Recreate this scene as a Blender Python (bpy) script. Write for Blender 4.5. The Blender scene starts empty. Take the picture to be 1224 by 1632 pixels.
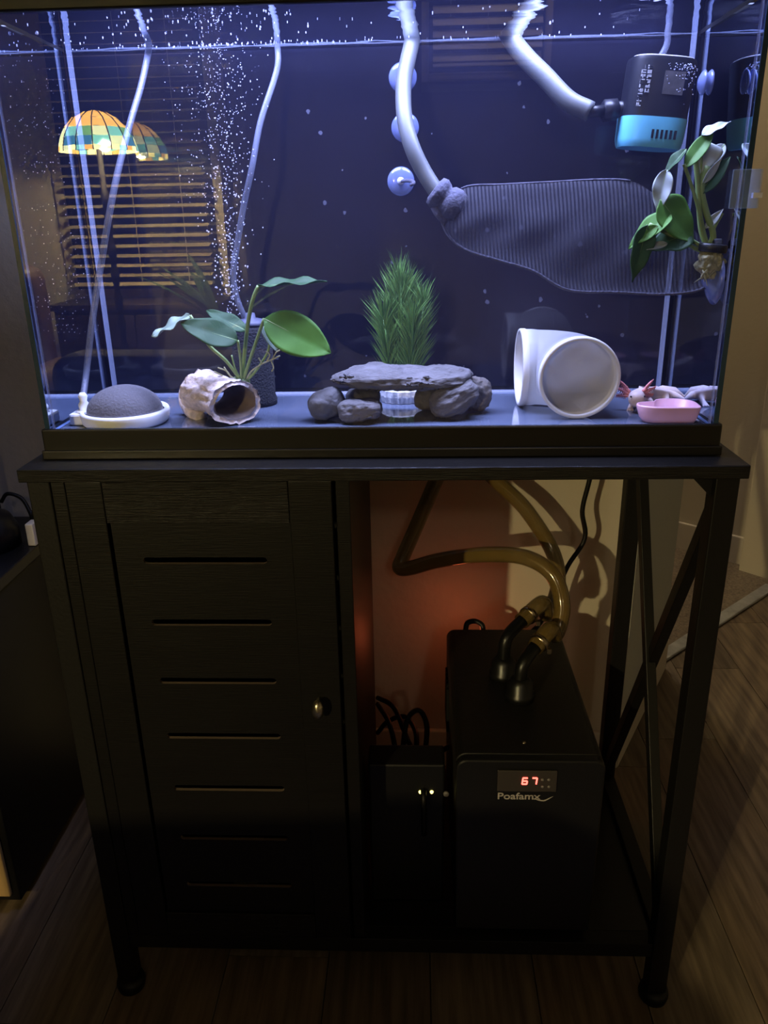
import bpy, bmesh, math, random
from mathutils import Vector, Matrix, noise
random.seed(7)
sc = bpy.context.scene
COL = sc.collection
PI = math.pi

# ------------------------------------------------------------------ camera
F_PX, CAM = 1272.05, Vector((.0474, -.8668, 1.0673))
PITCH, YAW, ROLL = .3579, -.0445, -.0194
_f = Vector((math.sin(YAW)*math.cos(PITCH), math.cos(YAW)*math.cos(PITCH), -math.sin(PITCH)))
_r = Vector((math.cos(YAW), -math.sin(YAW), 0)); _u = _r.cross(_f)
RT = math.cos(ROLL)*_r + math.sin(ROLL)*_u
UP = -math.sin(ROLL)*_r + math.cos(ROLL)*_u
FW = _f
cam_data = bpy.data.cameras.new('camera'); cam = bpy.data.objects.new('camera', cam_data); COL.objects.link(cam)
cam_data.sensor_fit = 'VERTICAL'; cam_data.sensor_height = 24; cam_data.sensor_width = 18
cam_data.lens = F_PX/1632*24; cam_data.clip_start = .02
cam.matrix_world = Matrix(((RT.x, UP.x, -FW.x, CAM.x), (RT.y, UP.y, -FW.y, CAM.y), (RT.z, UP.z, -FW.z, CAM.z), (0, 0, 0, 1)))
sc.camera = cam

# ------------------------------------------------------------------ world, exposure, light
w = bpy.data.worlds.new('world'); sc.world = w; w.use_nodes = True
w.node_tree.nodes['Background'].inputs[0].default_value = (.9, .85, 1, 1)
w.node_tree.nodes['Background'].inputs[1].default_value = .0005
sc.view_settings.view_transform = 'Standard'; sc.view_settings.look = 'None'
sc.view_settings.exposure = 0; sc.view_settings.gamma = 1; sc.view_settings.use_curve_mapping = False
LAMP_W, LED_W, RED_W, HALL_W, FILL_W = 180, 27, .11, 30, 13
LED_COL = (.45, .52, 1)
LAMP_COL = (1, .78, .37)
cy = sc.cycles
cy.max_bounces = 10; cy.diffuse_bounces = 3; cy.glossy_bounces = 6; cy.transmission_bounces = 6
cy.transparent_max_bounces = 32; cy.sample_clamp_indirect = 6; cy.sample_clamp_direct = 0
cy.caustics_reflective = False; cy.caustics_refractive = False; cy.blur_glossy = .3
cy.use_denoising = True


def area_light(name, loc, rot, sx, sy, power, col, parent=None):
    l = bpy.data.lights.new(name, 'AREA'); l.shape = 'RECTANGLE'; l.size = sx; l.size_y = sy
    l.energy = power; l.color = col
    o = bpy.data.objects.new(name, l); COL.objects.link(o); o.location = loc; o.rotation_euler = rot
    if parent: o.parent = parent
    return o


# the LED bar of the tank's lamp hangs over the open top (its housing is built below)
area_light('led_strip', (0, .10, 1.425), (0, 0, 0), .70, .17, LED_W, LED_COL)


def at(px, py, Y):
    """the point of the place that stands at depth Y and is seen at that spot of the photograph"""
    d = FW + RT*((px-612)/F_PX) - UP*((py-816)/F_PX)
    return CAM + d*((Y-CAM.y)/d.y)


def flo(px, py, Z):
    d = FW + RT*((px-612)/F_PX) - UP*((py-816)/F_PX)
    return CAM + d*((Z-CAM.z)/d.z)


# ------------------------------------------------------------------ helpers
def new(name, me, mat=None, parent=None):
    o = bpy.data.objects.new(name, me); COL.objects.link(o)
    if mat and not me.materials:
        for m in (mat if isinstance(mat, (list, tuple)) else [mat]): me.materials.append(m)
    if parent: o.parent = parent
    return o


def tag(o, label=None, cat=None, group=None, kind=None):
    if label: o['label'] = label
    if cat: o['category'] = cat
    if group: o['group'] = group
    if kind: o['kind'] = kind
    return o


def thing(name, label, cat, loc=(0, 0, 0), group=None):
    o = bpy.data.objects.new(name, None); COL.objects.link(o); o.location = loc
    o.empty_display_size = .02
    bpy.context.view_layer.update()
    return tag(o, label, cat, group)


def put(o, root):
    """parent a mesh that was built in room coordinates under a thing standing elsewhere"""
    o.parent = root
    o.matrix_parent_inverse = Matrix.Translation(-root.location) if root.parent is None else Matrix.Identity(4)
    return o


class MB:
    def __init__(s): s.v = []; s.f = []; s.m = []; s.sm = []

    def add(s, vs, fs, mi=0, smooth=False):
        b = len(s.v); s.v += [tuple(x) for x in vs]
        for f in fs: s.f.append(tuple(i+b for i in f)); s.m.append(mi); s.sm.append(smooth)
        return s

    def box(s, a, b, mi=0, mat=None):
        (x0, y0, z0), (x1, y1, z1) = a, b
        vs = [Vector(p) for p in ((x0, y0, z0), (x1, y0, z0), (x1, y1, z0), (x0, y1, z0), (x0, y0, z1), (x1, y0, z1), (x1, y1, z1), (x0, y1, z1))]
        if mat: vs = [mat @ p for p in vs]
        return s.add(vs, [(0, 3, 2, 1), (4, 5, 6, 7), (0, 1, 5, 4), (1, 2, 6, 5), (2, 3, 7, 6), (3, 0, 4, 7)], mi)

    def prism(s, poly, z0, z1, mi=0):
        n = len(poly)
        vs = [(x, y, z0) for x, y in poly] + [(x, y, z1) for x, y in poly]
        fs = [tuple(range(n-1, -1, -1)), tuple(range(n, 2*n))] + [(i, (i+1) % n, n+(i+1) % n, n+i) for i in range(n)]
        return s.add(vs, fs, mi)

    def bar(s, p, q, wx, wy, up=(0, 0, 1), mi=0):
        p, q = Vector(p), Vector(q); d = (q-p).normalized(); a = d.cross(Vector(up))
        if a.length < 1e-4: a = d.cross(Vector((0, 1, 0)))
        a.normalize(); b = a.cross(d)
        vs = []
        for c in (p, q):
            for i, j in ((-1, -1), (1, -1), (1, 1), (-1, 1)): vs.append(c + a*(i*wx/2) + b*(j*wy/2))
        return s.add(vs, [(3, 2, 1, 0), (4, 5, 6, 7), (0, 1, 5, 4), (1, 2, 6, 5), (2, 3, 7, 6), (3, 0, 4, 7)], mi)

    def tube(s, pts, rad, seg=10, caps=True, mi=0, flat=1.0):
        pts = [Vector(p) for p in pts]; n = len(pts)
        rr = rad if isinstance(rad, (list, tuple)) else [rad]*n
        t0 = (pts[1]-pts[0]).normalized()
        a = t0.orthogonal().normalized(); vs = []
        for i, p in enumerate(pts):
            t = (pts[min(i+1, n-1)]-pts[max(i-1, 0)]).normalized()
            a = (a - t*a.dot(t)).normalized(); b = t.cross(a)
            for k in range(seg):
                th = 2*PI*k/seg; vs.append(p + (a*math.cos(th) + b*math.sin(th)*flat)*rr[i])
        fs = [(i*seg+k, i*seg+(k+1) % seg, (i+1)*seg+(k+1) % seg, (i+1)*seg+k) for i in range(n-1) for k in range(seg)]
        if caps: fs += [tuple(range(seg-1, -1, -1)), tuple((n-1)*seg+k for k in range(seg))]
        return s.add(vs, fs, mi, True)

    def lathe(s, prof, seg=32, M=None, mi=0, smooth=True, jit=0):
        vs = []; n = len(prof)
        for r, z in prof:
            for k in range(seg):
                th = 2*PI*k/seg; p = Vector((r*math.cos(th), r*math.sin(th), z)); vs.append(M @ p if M else p)
        fs = [(i*seg+k, i*seg+(k+1) % seg, (i+1)*seg+(k+1) % seg, (i+1)*seg+k) for i in range(n-1) for k in range(seg)]
        if prof[0][0] > 1e-6: fs.append(tuple(range(seg-1, -1, -1)))
        if prof[-1][0] > 1e-6: fs.append(tuple((n-1)*seg+k for k in range(seg)))
        return s.add(vs, fs, mi, smooth)

    def mesh(s, name):
        me = bpy.data.meshes.new(name); me.from_pydata(s.v, [], s.f)
        me.polygons.foreach_set('material_index', s.m); me.polygons.foreach_set('use_smooth', s.sm); me.update()
        return me

    def build(s, name, mat, parent=None, bevel=0, seg=2, inv=True):
        o = new(name, s.mesh(name), mat)
        if parent: put(o, parent) if inv else setattr(o, 'parent', parent)
        if bevel:
            b = o.modifiers.new('bevel', 'BEVEL'); b.width = bevel; b.segments = seg; b.limit_method = 'ANGLE'; b.angle_limit = .7
        return o


def smoothpath(pts, sub=8):
    P = [Vector(p) for p in pts]; P = [P[0]*2-P[1]] + P + [P[-1]*2-P[-2]]; out = []
    for i in range(1, len(P)-2):
        for k in range(sub):
            t = k/sub; a, b, c, d = P[i-1:i+3]
            out.append(.5*((2*b) + (c-a)*t + (2*a-5*b+4*c-d)*t*t + (3*b-a-3*c+d)*t**3))
    out.append(P[-2]); return out


def surf(px, py):
    p = flo(px, py, WZ); p.y = min(p.y, .198); return p


def pix(*pts): return [at(*p) for p in pts]


WZ = 1.2565   # water level


# ------------------------------------------------------------------ materials
def mat(name, col, rough=.5, metal=0, spec=.5, noise_s=0, noise_amt=.3, bump=0, bump_s=40, emit=None, es=0, alpha=1, sub=0, stretch=None, col2=None, coat=0, trans=0):
    m = bpy.data.materials.new(name); m.use_nodes = True; nt = m.node_tree; p = nt.nodes['Principled BSDF']
    p.inputs['Base Color'].default_value = (*col, 1); p.inputs['Roughness'].default_value = rough
    p.inputs['Metallic'].default_value = metal; p.inputs['Specular IOR Level'].default_value = spec
    p.inputs['Alpha'].default_value = alpha; p.inputs['Coat Weight'].default_value = coat
    if sub: p.inputs['Subsurface Weight'].default_value = sub; p.inputs['Subsurface Radius'].default_value = (.02, .02, .02); p.inputs['Subsurface Scale'].default_value = 1
    if emit: p.inputs['Emission Color'].default_value = (*emit, 1); p.inputs['Emission Strength'].default_value = es
    if noise_s or bump:
        tc = nt.nodes.new('ShaderNodeTexCoord'); mp = nt.nodes.new('ShaderNodeMapping')
        nt.links.new(tc.outputs['Object'], mp.inputs[0])
        if stretch: mp.inputs['Scale'].default_value = stretch
    if noise_s:
        n = nt.nodes.new('ShaderNodeTexNoise'); n.inputs['Scale'].default_value = noise_s; n.inputs['Detail'].default_value = 6
        nt.links.new(mp.outputs[0], n.inputs['Vector'])
        r = nt.nodes.new('ShaderNodeValToRGB'); c2 = col2 or tuple(c*(1-noise_amt) for c in col)
        r.color_ramp.elements[0].position = .32; r.color_ramp.elements[1].position = .68
        r.color_ramp.elements[0].color = (*c2, 1); r.color_ramp.elements[1].color = (*col, 1)
        nt.links.new(n.outputs['Fac'], r.inputs[0]); nt.links.new(r.outputs[0], p.inputs['Base Color'])
    if bump:
        n2 = nt.nodes.new('ShaderNodeTexNoise'); n2.inputs['Scale'].default_value = bump_s; n2.inputs['Detail'].default_value = 5
        nt.links.new(mp.outputs[0], n2.inputs['Vector'])
        b = nt.nodes.new('ShaderNodeBump'); b.inputs['Strength'].default_value = bump; b.inputs['Distance'].default_value = .004
        nt.links.new(n2.outputs['Fac'], b.inputs['Height']); nt.links.new(b.outputs[0], p.inputs['Normal'])
    return m


def fresnel_mat(name, ior, tint=(1, 1, 1), gcol=(1, 1, 1), rough=0, bump=0, bscale=20):
    """clear sheet: Fresnel mirror over see-through; seen from the wet side it reflects totally at a grazing angle"""
    m = bpy.data.materials.new(name); m.use_nodes = True; nt = m.node_tree; nt.nodes.clear()
    o = nt.nodes.new('ShaderNodeOutputMaterial'); mx = nt.nodes.new('ShaderNodeMixShader')
    t = nt.nodes.new('ShaderNodeBsdfTransparent'); g = nt.nodes.new('ShaderNodeBsdfGlossy'); fr = nt.nodes.new('ShaderNodeFresnel')
    t.inputs[0].default_value = (*tint, 1); g.inputs['Color'].default_value = (*gcol, 1); g.inputs['Roughness'].default_value = rough
    fr.inputs['IOR'].default_value = ior
    nt.links.new(fr.outputs[0], mx.inputs[0]); nt.links.new(t.outputs[0], mx.inputs[1]); nt.links.new(g.outputs[0], mx.inputs[2]); nt.links.new(mx.outputs[0], o.inputs[0])
    if bump:
        tc = nt.nodes.new('ShaderNodeTexCoord'); n = nt.nodes.new('ShaderNodeTexNoise'); n.inputs['Scale'].default_value = bscale; n.inputs['Detail'].default_value = 2
        b = nt.nodes.new('ShaderNodeBump'); b.inputs['Strength'].default_value = bump; b.inputs['Distance'].default_value = .01
        nt.links.new(tc.outputs['Object'], n.inputs['Vector']); nt.links.new(n.outputs['Fac'], b.inputs['Height'])
        nt.links.new(b.outputs[0], g.inputs['Normal'])
    return m


M = {}
M['wall'] = mat('wall_paint', (.50, .46, .38), .9, bump=.35, bump_s=70, spec=.2)
M['wallfar'] = mat('hall_paint', (.52, .47, .37), .9, bump=.2, bump_s=60, spec=.2)
M['wallgrey'] = mat('return_paint', (.45, .47, .44), .9, bump=.2, bump_s=60, spec=.2)
M['walldim'] = mat('dimmed_wall_paint', (.07, .065, .075), .9, bump=.3, bump_s=70, spec=.2)  # far wall colour darkened so its reflection in the tank stays dim
M['ceil'] = mat('ceiling_paint', (.55, .53, .5), .95)
M['base'] = mat('baseboard_paint', (.55, .5, .42), .6)
M['plank'] = [mat('oak_plank_%d' % i, c, .5, noise_s=9, noise_amt=.55, stretch=(9, .6, 1), bump=.15, bump_s=60, spec=.3) for i, c in enumerate(((.17, .122, .078), (.20, .148, .098), (.14, .104, .07), (.18, .138, .096)))]
M['sub'] = mat('subfloor', (.02, .015, .01), .9)
M['carpet'] = mat('carpet_pile', (.23, .18, .13), 1, noise_s=160, noise_amt=.5, bump=.9, bump_s=300)
M['strip'] = mat('transition_metal', (.42, .43, .42), .35, metal=.3, noise_s=30, noise_amt=.4)
M['black'] = mat('black_laminate', (.0033, .0029, .0022), .42, spec=.25, noise_s=5, noise_amt=.25, stretch=(1, 1, 26), bump=.12, bump_s=30)
M['blackh'] = mat('black_laminate_grain', (.0052, .0045, .0034), .42, spec=.25, noise_s=6, noise_amt=.4, stretch=(1, 1, 40), bump=.5, bump_s=24)
M['steel'] = mat('black_powder_steel', (.004, .0037, .0033), .5, spec=.25, bump=.1, bump_s=200)
M['plastic'] = mat('black_plastic', (.005, .005, .0052), .35, spec=.35)
M['rim'] = mat('black_tank_rim', (.007, .0065, .006), .3, spec=.4)
M['chiller'] = mat('chiller_steel', (.0055, .005, .0045), .45, spec=.35, bump=.1, bump_s=150)
M['rubber'] = mat('black_rubber', (.003, .003, .003), .5, spec=.3)
M['brass'] = mat('clamp_steel', (.6, .5, .35), .25, metal=1)
M['knob'] = mat('knob_metal', (.45, .40, .28), .28, metal=1)
M['tan'] = mat('tan_wood', (.42, .28, .12), .6, noise_s=6, stretch=(8, 8, 1))
M['paperw'] = mat('pale_plastic', (.6, .55, .45), .5)
M['navy'] = mat('back_film', (.030, .032, .085), .5, noise_s=11, noise_amt=.25, spec=.3)
M['bottom'] = mat('bottom_glass', (.11, .135, .20), .06, spec=.9, noise_s=9, noise_amt=.25)
M['edge'] = mat('glass_edge', (.16, .25, .5), .15, spec=.6, alpha=.8)
M['edgedark'] = mat('glass_edge_dark', (.02, .045, .09), .15, spec=.6)
M['seam'] = mat('silicone_seam', (.42, .48, .7), .35, alpha=.30)
M['menis'] = mat('meniscus_water', (.42, .48, .7), .3, alpha=.14)
M['clear'] = fresnel_mat('pane_inner_face', 1.0)
M['front'] = fresnel_mat('front_glass', 1.75)
M['side'] = fresnel_mat('side_glass', 1.33, gcol=(.62, .68, .78))
M['backg'] = fresnel_mat('back_glass', 1.36)
M['water'] = fresnel_mat('water_surface', 1.33, bump=.12, bscale=22, gcol=(.85, .88, .95))
M['white'] = mat('white_plastic', (.75, .77, .8), .35)
M['pvc'] = mat('white_pvc', (.8, .8, .82), .35)
M['pvcs'] = mat('white_pvc_lip', (.8, .8, .82), .35)
M['dome'] = mat('grey_airstone', (.10, .095, .105), .95, bump=.4, bump_s=350)
M['ceramic'] = mat('log_ceramic', (.80, .67, .62), .8, noise_s=110, noise_amt=.42, bump=1, bump_s=110)
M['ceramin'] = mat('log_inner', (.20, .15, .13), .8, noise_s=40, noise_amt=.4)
M['rock'] = mat('slate_rock', (.13, .123, .128), .85, noise_s=28, noise_amt=.4, bump=1, bump_s=55, stretch=(1, 1, 3))
M['rock2'] = mat('river_rock', (.09, .087, .094), .75, noise_s=45, noise_amt=.35, bump=.6, bump_s=80)
M['rock3'] = mat('tan_rock', (.15, .13, .115), .85, noise_s=40, noise_amt=.4, bump=1, bump_s=90)
M['leaf'] = mat('leaf_green', (.075, .20, .025), .6, noise_s=25, noise_amt=.35, spec=.25)
M['leafd'] = mat('leaf_dark', (.020, .062, .018), .62, noise_s=25, noise_amt=.35, spec=.25)
M['leafp'] = mat('leaf_pale', (.22, .30, .23), .5, noise_s=30, noise_amt=.25)
M['stem'] = mat('stem_green', (.20, .29, .10), .5)
M['root'] = mat('root_tan', (.42, .42, .26), .7)
M['rootball'] = mat('root_ball', (.42, .40, .22), .8, noise_s=120, noise_amt=.6, bump=1, bump_s=150)
M['grass'] = mat('plastic_grass', (.17, .36, .08), .45, noise_s=18, noise_amt=.45)
M['gbase'] = mat('white_base', (.8, .8, .82), .6, noise_s=60, noise_amt=.3, bump=.6, bump_s=90)
M['pink'] = mat('pink_ceramic', (.72, .40, .50), .3, spec=.5)
M['axo'] = mat('axolotl_skin', (.70, .56, .55), .5, noise_s=60, noise_amt=.12, sub=.2)
M['gill'] = mat('axolotl_gill', (.62, .22, .22), .6)
M['eye'] = mat('axolotl_eye', (.01, .01, .01), .2)
M['pumpb'] = mat('pump_black', (.005, .0055, .009), .4, spec=.35)
M['pumptop'] = mat('pump_cap', (.30, .30, .34), .5)
M['blue'] = mat('pump_blue', (.14, .52, .72), .4)
M['print'] = mat('white_print', (.55, .55, .6), .6)
M['printd'] = mat('grey_print', (.075, .07, .075), .6, noise_s=90, noise_amt=.5)
M['hose'] = mat('milky_hose', (.10, .108, .112), .45, sub=.2, spec=.35)
M['air'] = mat('airline_silicone', (.17, .19, .27), .3, alpha=.5)
M['cup'] = mat('suction_cup', (.16, .20, .42), .15, alpha=.7, spec=.7)
M['nub'] = mat('cup_nub', (.6, .64, .85), .2)
M['amber'] = mat('amber_hose', (.16, .105, .03), .12, spec=.7, alpha=.8)
M['sponge'] = mat('black_sponge', (.006, .006, .010), .95, bump=1, bump_s=400)
M['spongetop'] = mat('filter_cap', (.06, .065, .11), .6)
M['clip'] = mat('clear_acrylic', (.30, .40, .5), .1, alpha=.25, spec=.8)
M['bubble'] = mat('air_bubble', (.72, .75, .95), .12, alpha=.55, spec=1)
M['neck'] = mat('bag_collar', (.055, .055, .085), .9, bump=.6, bump_s=200)
M['led_red'] = mat('red_digits', (.3, 0, 0), .5, emit=(1, .10, .07), es=5)
M['led_yel'] = mat('yellow_led', (.3, .3, 0), .5, emit=(1, .8, .2), es=4)
M['panelgrey'] = mat('control_panel', (.03, .025, .022), .35)
M['button'] = mat('button_grey', (.14, .13, .13), .5)
M['logo'] = mat('logo_print', (.30, .28, .27), .5)


def bag_mat():
    m = bpy.data.materials.new('mesh_fabric'); m.use_nodes = True; nt = m.node_tree; p = nt.nodes['Principled BSDF']
    tc = nt.nodes.new('ShaderNodeTexCoord'); mp = nt.nodes.new('ShaderNodeMapping'); wv = nt.nodes.new('ShaderNodeTexWave')
    mp.inputs['Rotation'].default_value = (0, .06, 0)
    wv.bands_direction = 'X'; wv.inputs['Scale'].default_value = 76; wv.inputs['Distortion'].default_value = .25; wv.inputs['Detail'].default_value = 1
    r = nt.nodes.new('ShaderNodeMapRange'); r.inputs['To Min'].default_value = .12; r.inputs['To Max'].default_value = .55
    nt.links.new(tc.outputs['Object'], mp.inputs[0]); nt.links.new(mp.outputs[0], wv.inputs[0]); nt.links.new(wv.outputs['Fac'], r.inputs[0])
    nt.links.new(r.outputs[0], p.inputs['Alpha'])
    p.inputs['Base Color'].default_value = (.036, .036, .055, 1); p.inputs['Roughness'].default_value = .8
    return m


M['bag'] = bag_mat()


# ------------------------------------------------------------------ the room
def struct(o): return tag(o, kind='structure')


floor = struct(MB().box((-2.0, -4.2, -.05), (2.0, 2.6, -.008)).build('floor', M['sub']))
pl_w, gap = .155, .0015
pm = {}
row = 0; x = -1.95
while x < 1.6:
    y = -4.1 - random.random()*.9
    while y < 1.45:
        L = random.choice((.9, 1.2))
        key = (L, random.randrange(4))
        if key not in pm:
            me = MB().box((0, 0, -.0075), (pl_w-gap, L-gap, 0)).mesh('plank'); me.materials.append(M['plank'][key[1]]); pm[key] = me
        if y + L > -4.05:
            o = new('plank', pm[key]); o.location = (x, y, 0); o.parent = floor
        y += L
    x += pl_w; row += 1

cp = [(.60, .86), (1.075, 1.30), (1.7, 1.85), (1.7, 2.6), (-.6, 2.6), (-.6, .75), (.5, .75)]
struct(MB().prism(cp, .0005, .010).build('floor_carpet', M['carpet']))
struct(MB().bar((.585, .845, .006), (1.10, 1.325, .006), .035, .009).build('trim_1', M['strip'], bevel=.003))
wb = [(-2.0, .525), (.447, .500), (.645, .875), (.55, .92), (.37, .64), (-2.0, .66)]
struct(MB().prism(wb, 0, 2.5).build('wall_back', M['wall'], bevel=.008))
struct(MB().prism([(.4500, .5005), (.6480, .8745), (.6500, .8735), (.4520, .4995)], 0, 2.5).build('trim_2', M['wallgrey']))
struct(MB().prism([(-2.0, .513), (.452, .488), (.452, .4995), (-2.0, .524)], 0, .085).build('baseboard_back', M['base'], bevel=.003))
struct(MB().prism([(.452, .488), (.660, .872), (.6505, .8735), (.4525, .4995)], 0, .085).build('baseboard_return', M['base'], bevel=.003))
fw0, fw1 = Vector((1.30, 1.28)), Vector((-.6, 2.95)); fd = (fw1-fw0).normalized(); fn = Vector((fd.y, -fd.x))
q = lambda p, t: (p.x+fn.x*t, p.y+fn.y*t)
sg = -1 if fn.y < 0 else 1
struct(MB().prism([q(fw0, 0), q(fw1, 0), q(fw1, sg*.1), q(fw0, sg*.1)], 0, 2.5).build('wall_far', M['wallfar']))
struct(MB().prism([q(fw0, 0), q(fw1, 0), q(fw1, -sg*.012), q(fw0, -sg*.012)], 0, .10).build('baseboard_far', M['base'], bevel=.003))
jd = Vector((.73, .684)); jn = Vector((-.684, .73)); j0 = Vector((1.112, 1.36))
jp = [j0, j0+jd*1.4, j0+jd*1.4+jn*.10, j0+jn*.10]
struct(MB().prism([(p.x, p.y) for p in jp], 0, 2.5).build('wall_right_jamb', M['wallfar'], bevel=.004))
struct(MB().box((1.98, -4.2, 0), (2.08, 2.6, 2.5)).build('wall_right', M['wall']))
struct(MB().box((-2.08, -4.2, 0), (-1.98, .6, 2.5)).build('wall_left', M['wall']))
struct(MB().box((-2.08, -3.02, 0), (-.79, -2.88, 2.5)).build('wall_front', M['wall']))
struct(MB().box((-2.08, -4.22, 0), (2.08, -4.08, 2.5)).build('wall_front_far', M['walldim']))
struct(MB().box((-2.08, -4.22, 2.5), (2.08, 3.0, 2.6)).build('ceiling', M['ceil']))


# ------------------------------------------------------------------ the aquarium
TX0, TX1, TY1, TZ0, TZ1, TG = -.378, .381, .215, .8096, 1.285, .006
FLZ, FRZ = .838, .8448
aq = thing('aquarium', 'glass fish tank with black rims standing on the black stand', 'aquarium', (0, .1, TZ0))


def pane(name, a, b, outer, mats):
    """thin box; one wide outer face carries the reflection, the face behind it is clear, the edges are glass-edge coloured"""
    mb = MB().box(a, b)
    fi = {'-z': 0, '+z': 1, '-y': 2, '+x': 3, '+y': 4, '-x': 5}
    op = {'-y': '+y', '+y': '-y', '-x': '+x', '+x': '-x'}
    mb.m = [2]*6; mb.m[fi[outer]] = 0; mb.m[fi[op[outer]]] = 1
    return mb.build(name, [mats[0], M['clear'], M['edge']], aq)


pane('front_pane', (TX0+TG, .003, FRZ-.006), (TX1-TG, .003+.005, 1.275), '-y', [M['front']])
pane('side_pane', (TX0+.003, .003, FRZ-.006), (TX0+TG+.002, TY1, 1.275), '-x', [M['side']])
pane('side_pane', (TX1-TG-.002, .003, FRZ-.006), (TX1-.003, TY1, 1.275), '+x', [M['side']])
pane('back_pane', (TX0+TG, TY1-.006, FLZ), (TX1-TG, TY1-.001, 1.275), '-y', [M['backg']])
MB().box((TX0+.003, TY1, FLZ-.01), (TX1-.003, TY1+.002, 1.28)).build('background_film', M['navy'], aq)
MB().box((TX0+.003, .004, FLZ-.006), (TX1-.003, TY1, FLZ)).build('bottom_pane', M['bottom'], aq)
# front corner edges of the side panes
for xa, xb in ((TX0+.0028, TX0+.0082), (TX1-.0082, TX1-.0028)):
    MB().box((xa, .0015, FRZ-.01), (xb, .0032, 1.275)).build('pane_edge', M['edgedark'], aq)
for x, s in ((TX0+.0085, 1), (TX1-.0085, -1)):
    MB().prism([(x, TY1-.007), (x+s*.005, TY1-.007), (x, TY1-.012)] if s > 0 else [(x, TY1-.007), (x, TY1-.012), (x-.005, TY1-.007)], FLZ, 1.275).build('silicone_seam', M['seam'], aq)
    MB().prism([(x, .009), (x+s*.003, .009), (x, .012)] if s < 0 else [(x, .009), (x, .012), (x+.003, .009)][::1], FLZ, 1.275).build('silicone_seam', M['seam'], aq)
MB().prism([(0, 0), (.003, 0), (0, .003)], 0, .735).build('silicone_seam', M['seam'], aq)
o = aq.children[-1]; o.matrix_parent_inverse = Matrix.Identity(4)
o.matrix_basis = Matrix.Translation(Vector((TX0+.01, TY1-.0065, FLZ)) - aq.location) @ Matrix(((0, 0, 1, 0), (-1, 0, 0, 0), (0, 1, 0, 0), (0, 0, 0, 1)))


def ring_frame(z0, z1, out, lip):
    mb = MB()
    mb.box((TX0-out, -out, z0), (TX1+out, .004, z1)); mb.box((TX0-out, TY1-.002, z0), (TX1+out, TY1+.004+out, z1))
    mb.box((TX0-out, .004, z0), (TX0+.003, TY1-.002, z1)); mb.box((TX1-.003, .004, z0), (TX1+out, TY1-.002, z1))
    return mb


ring_frame(TZ0, FRZ, .0015, 0).build('base_frame', M['rim'], aq, bevel=.0025)
MB().box((TX0-.003, -.005, TZ0), (TX1+.003, -.0016, TZ0+.011)).build('frame_skirt', M['rim'], aq, bevel=.0016)
tf = ring_frame(1.2535, 1.287, .0035, 0).build('top_frame', M['rim'], aq, bevel=.002)

# water
mb = MB(); nx, ny = 60, 18
vs = [(TX0+.009+(TX1-TX0-.018)*i/nx, .0085+(TY1-.016)*j/ny, WZ + .0006*noise.noise((i*.35, j*.5, 0))) for j in range(ny+1) for i in range(nx+1)]
mb.add(vs, [(j*(nx+1)+i, j*(nx+1)+i+1, (j+1)*(nx+1)+i+1, (j+1)*(nx+1)+i) for j in range(ny) for i in range(nx)], 0, True)
wt = thing('water', 'clear bluish rippling water filling the lit fish tank', 'water', (0, .1, FLZ)); wt['kind'] = 'stuff'
mb.build('surface', M['water'], wt)
_mp = [(TX0+.012+(TX1-TX0-.024)*k/60, TY1-.0078, WZ-.0006+.0012*noise.noise((k*.31, 4, 0))) for k in range(61)]
MB().tube(_mp, [.0006+.0008*abs(noise.noise((k*.23, 9, 0))) for k in range(61)], 6).build('meniscus', M['menis'], wt)
vm = bpy.data.materials.new('cloudy_water'); vm.use_nodes = True; vm.node_tree.nodes.clear()
_o = vm.node_tree.nodes.new('ShaderNodeOutputMaterial'); _v = vm.node_tree.nodes.new('ShaderNodeVolumeScatter')
_v.inputs['Color'].default_value = (.42, .45, 1, 1); _v.inputs['Density'].default_value = .11; _v.inputs['Anisotropy'].default_value = .2
vm.node_tree.links.new(_v.outputs[0], _o.inputs['Volume'])
MB().box((TX0+.009, .0085, FLZ+.0003), (TX1-.009, TY1-.0065, WZ-.001)).build('body', vm, wt)

# lamp over the open top
al = thing('aquarium_light', 'slim black aquarium lamp lying over the top of the tank', 'lamp', (0, .105, 1.287))
MB().box((-.365, .009, 1.428), (.365, .191, 1.446)).build('housing', M['plastic'], al, bevel=.004)
MB().box((-.372, .002, 1.335), (.372, .008, 1.447)).build('spill_skirt', M['plastic'], al)  # unseen side walls added to stop the LED light spilling onto the wall
MB().box((-.372, .192, 1.335), (.372, .198, 1.447)).build('spill_skirt', M['plastic'], al)
for x in (-.369, .369): MB().box((x-.003, .008, 1.335), (x+.003, .192, 1.447)).build('spill_skirt', M['plastic'], al)
for x in (-.352, .352):
    MB().box((x-.008, .0095, 1.287), (x+.008, .15, 1.428)).build('foot', M['plastic'], al, bevel=.002)

# ------------------------------------------------------------------ the stand
SX0, SX1, SY0, SY1, SZ = -.3954, .4024, -.041, .355, .8096
st = thing('aquarium_stand', 'black wooden stand with louvred cabinet door and cross braced metal side', 'stand', (0, .15, 0))
MB().box((SX0, SY0, SZ-.0155), (SX1, SY1, SZ-.0003)).build('top_board', M['blackh'], st, bevel=.0012)
TB = SZ-.0155
LG = .026
legs = [(-.392, -.030), (.372, -.030), (-.392, .318), (.372, .318)]
for lx, ly in legs:
    o = MB().box((lx, ly, .022), (lx+LG, ly+LG, TB)).build('leg', M['steel'], st, bevel=.0015)
    f = MB().lathe([(.008, .020), (.019, .018), (.021, .010), (.019, 0), (0, 0)][::-1], 20, Matrix.Translation((lx+.013, ly+.013, 0))).build('foot', M['rubber'], st)
    MB().lathe([(.006, 0), (.006, .02)], 12, Matrix.Translation((lx+.013, ly+.013, .012))).build('levelling_bolt', M['steel'], st)
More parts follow.
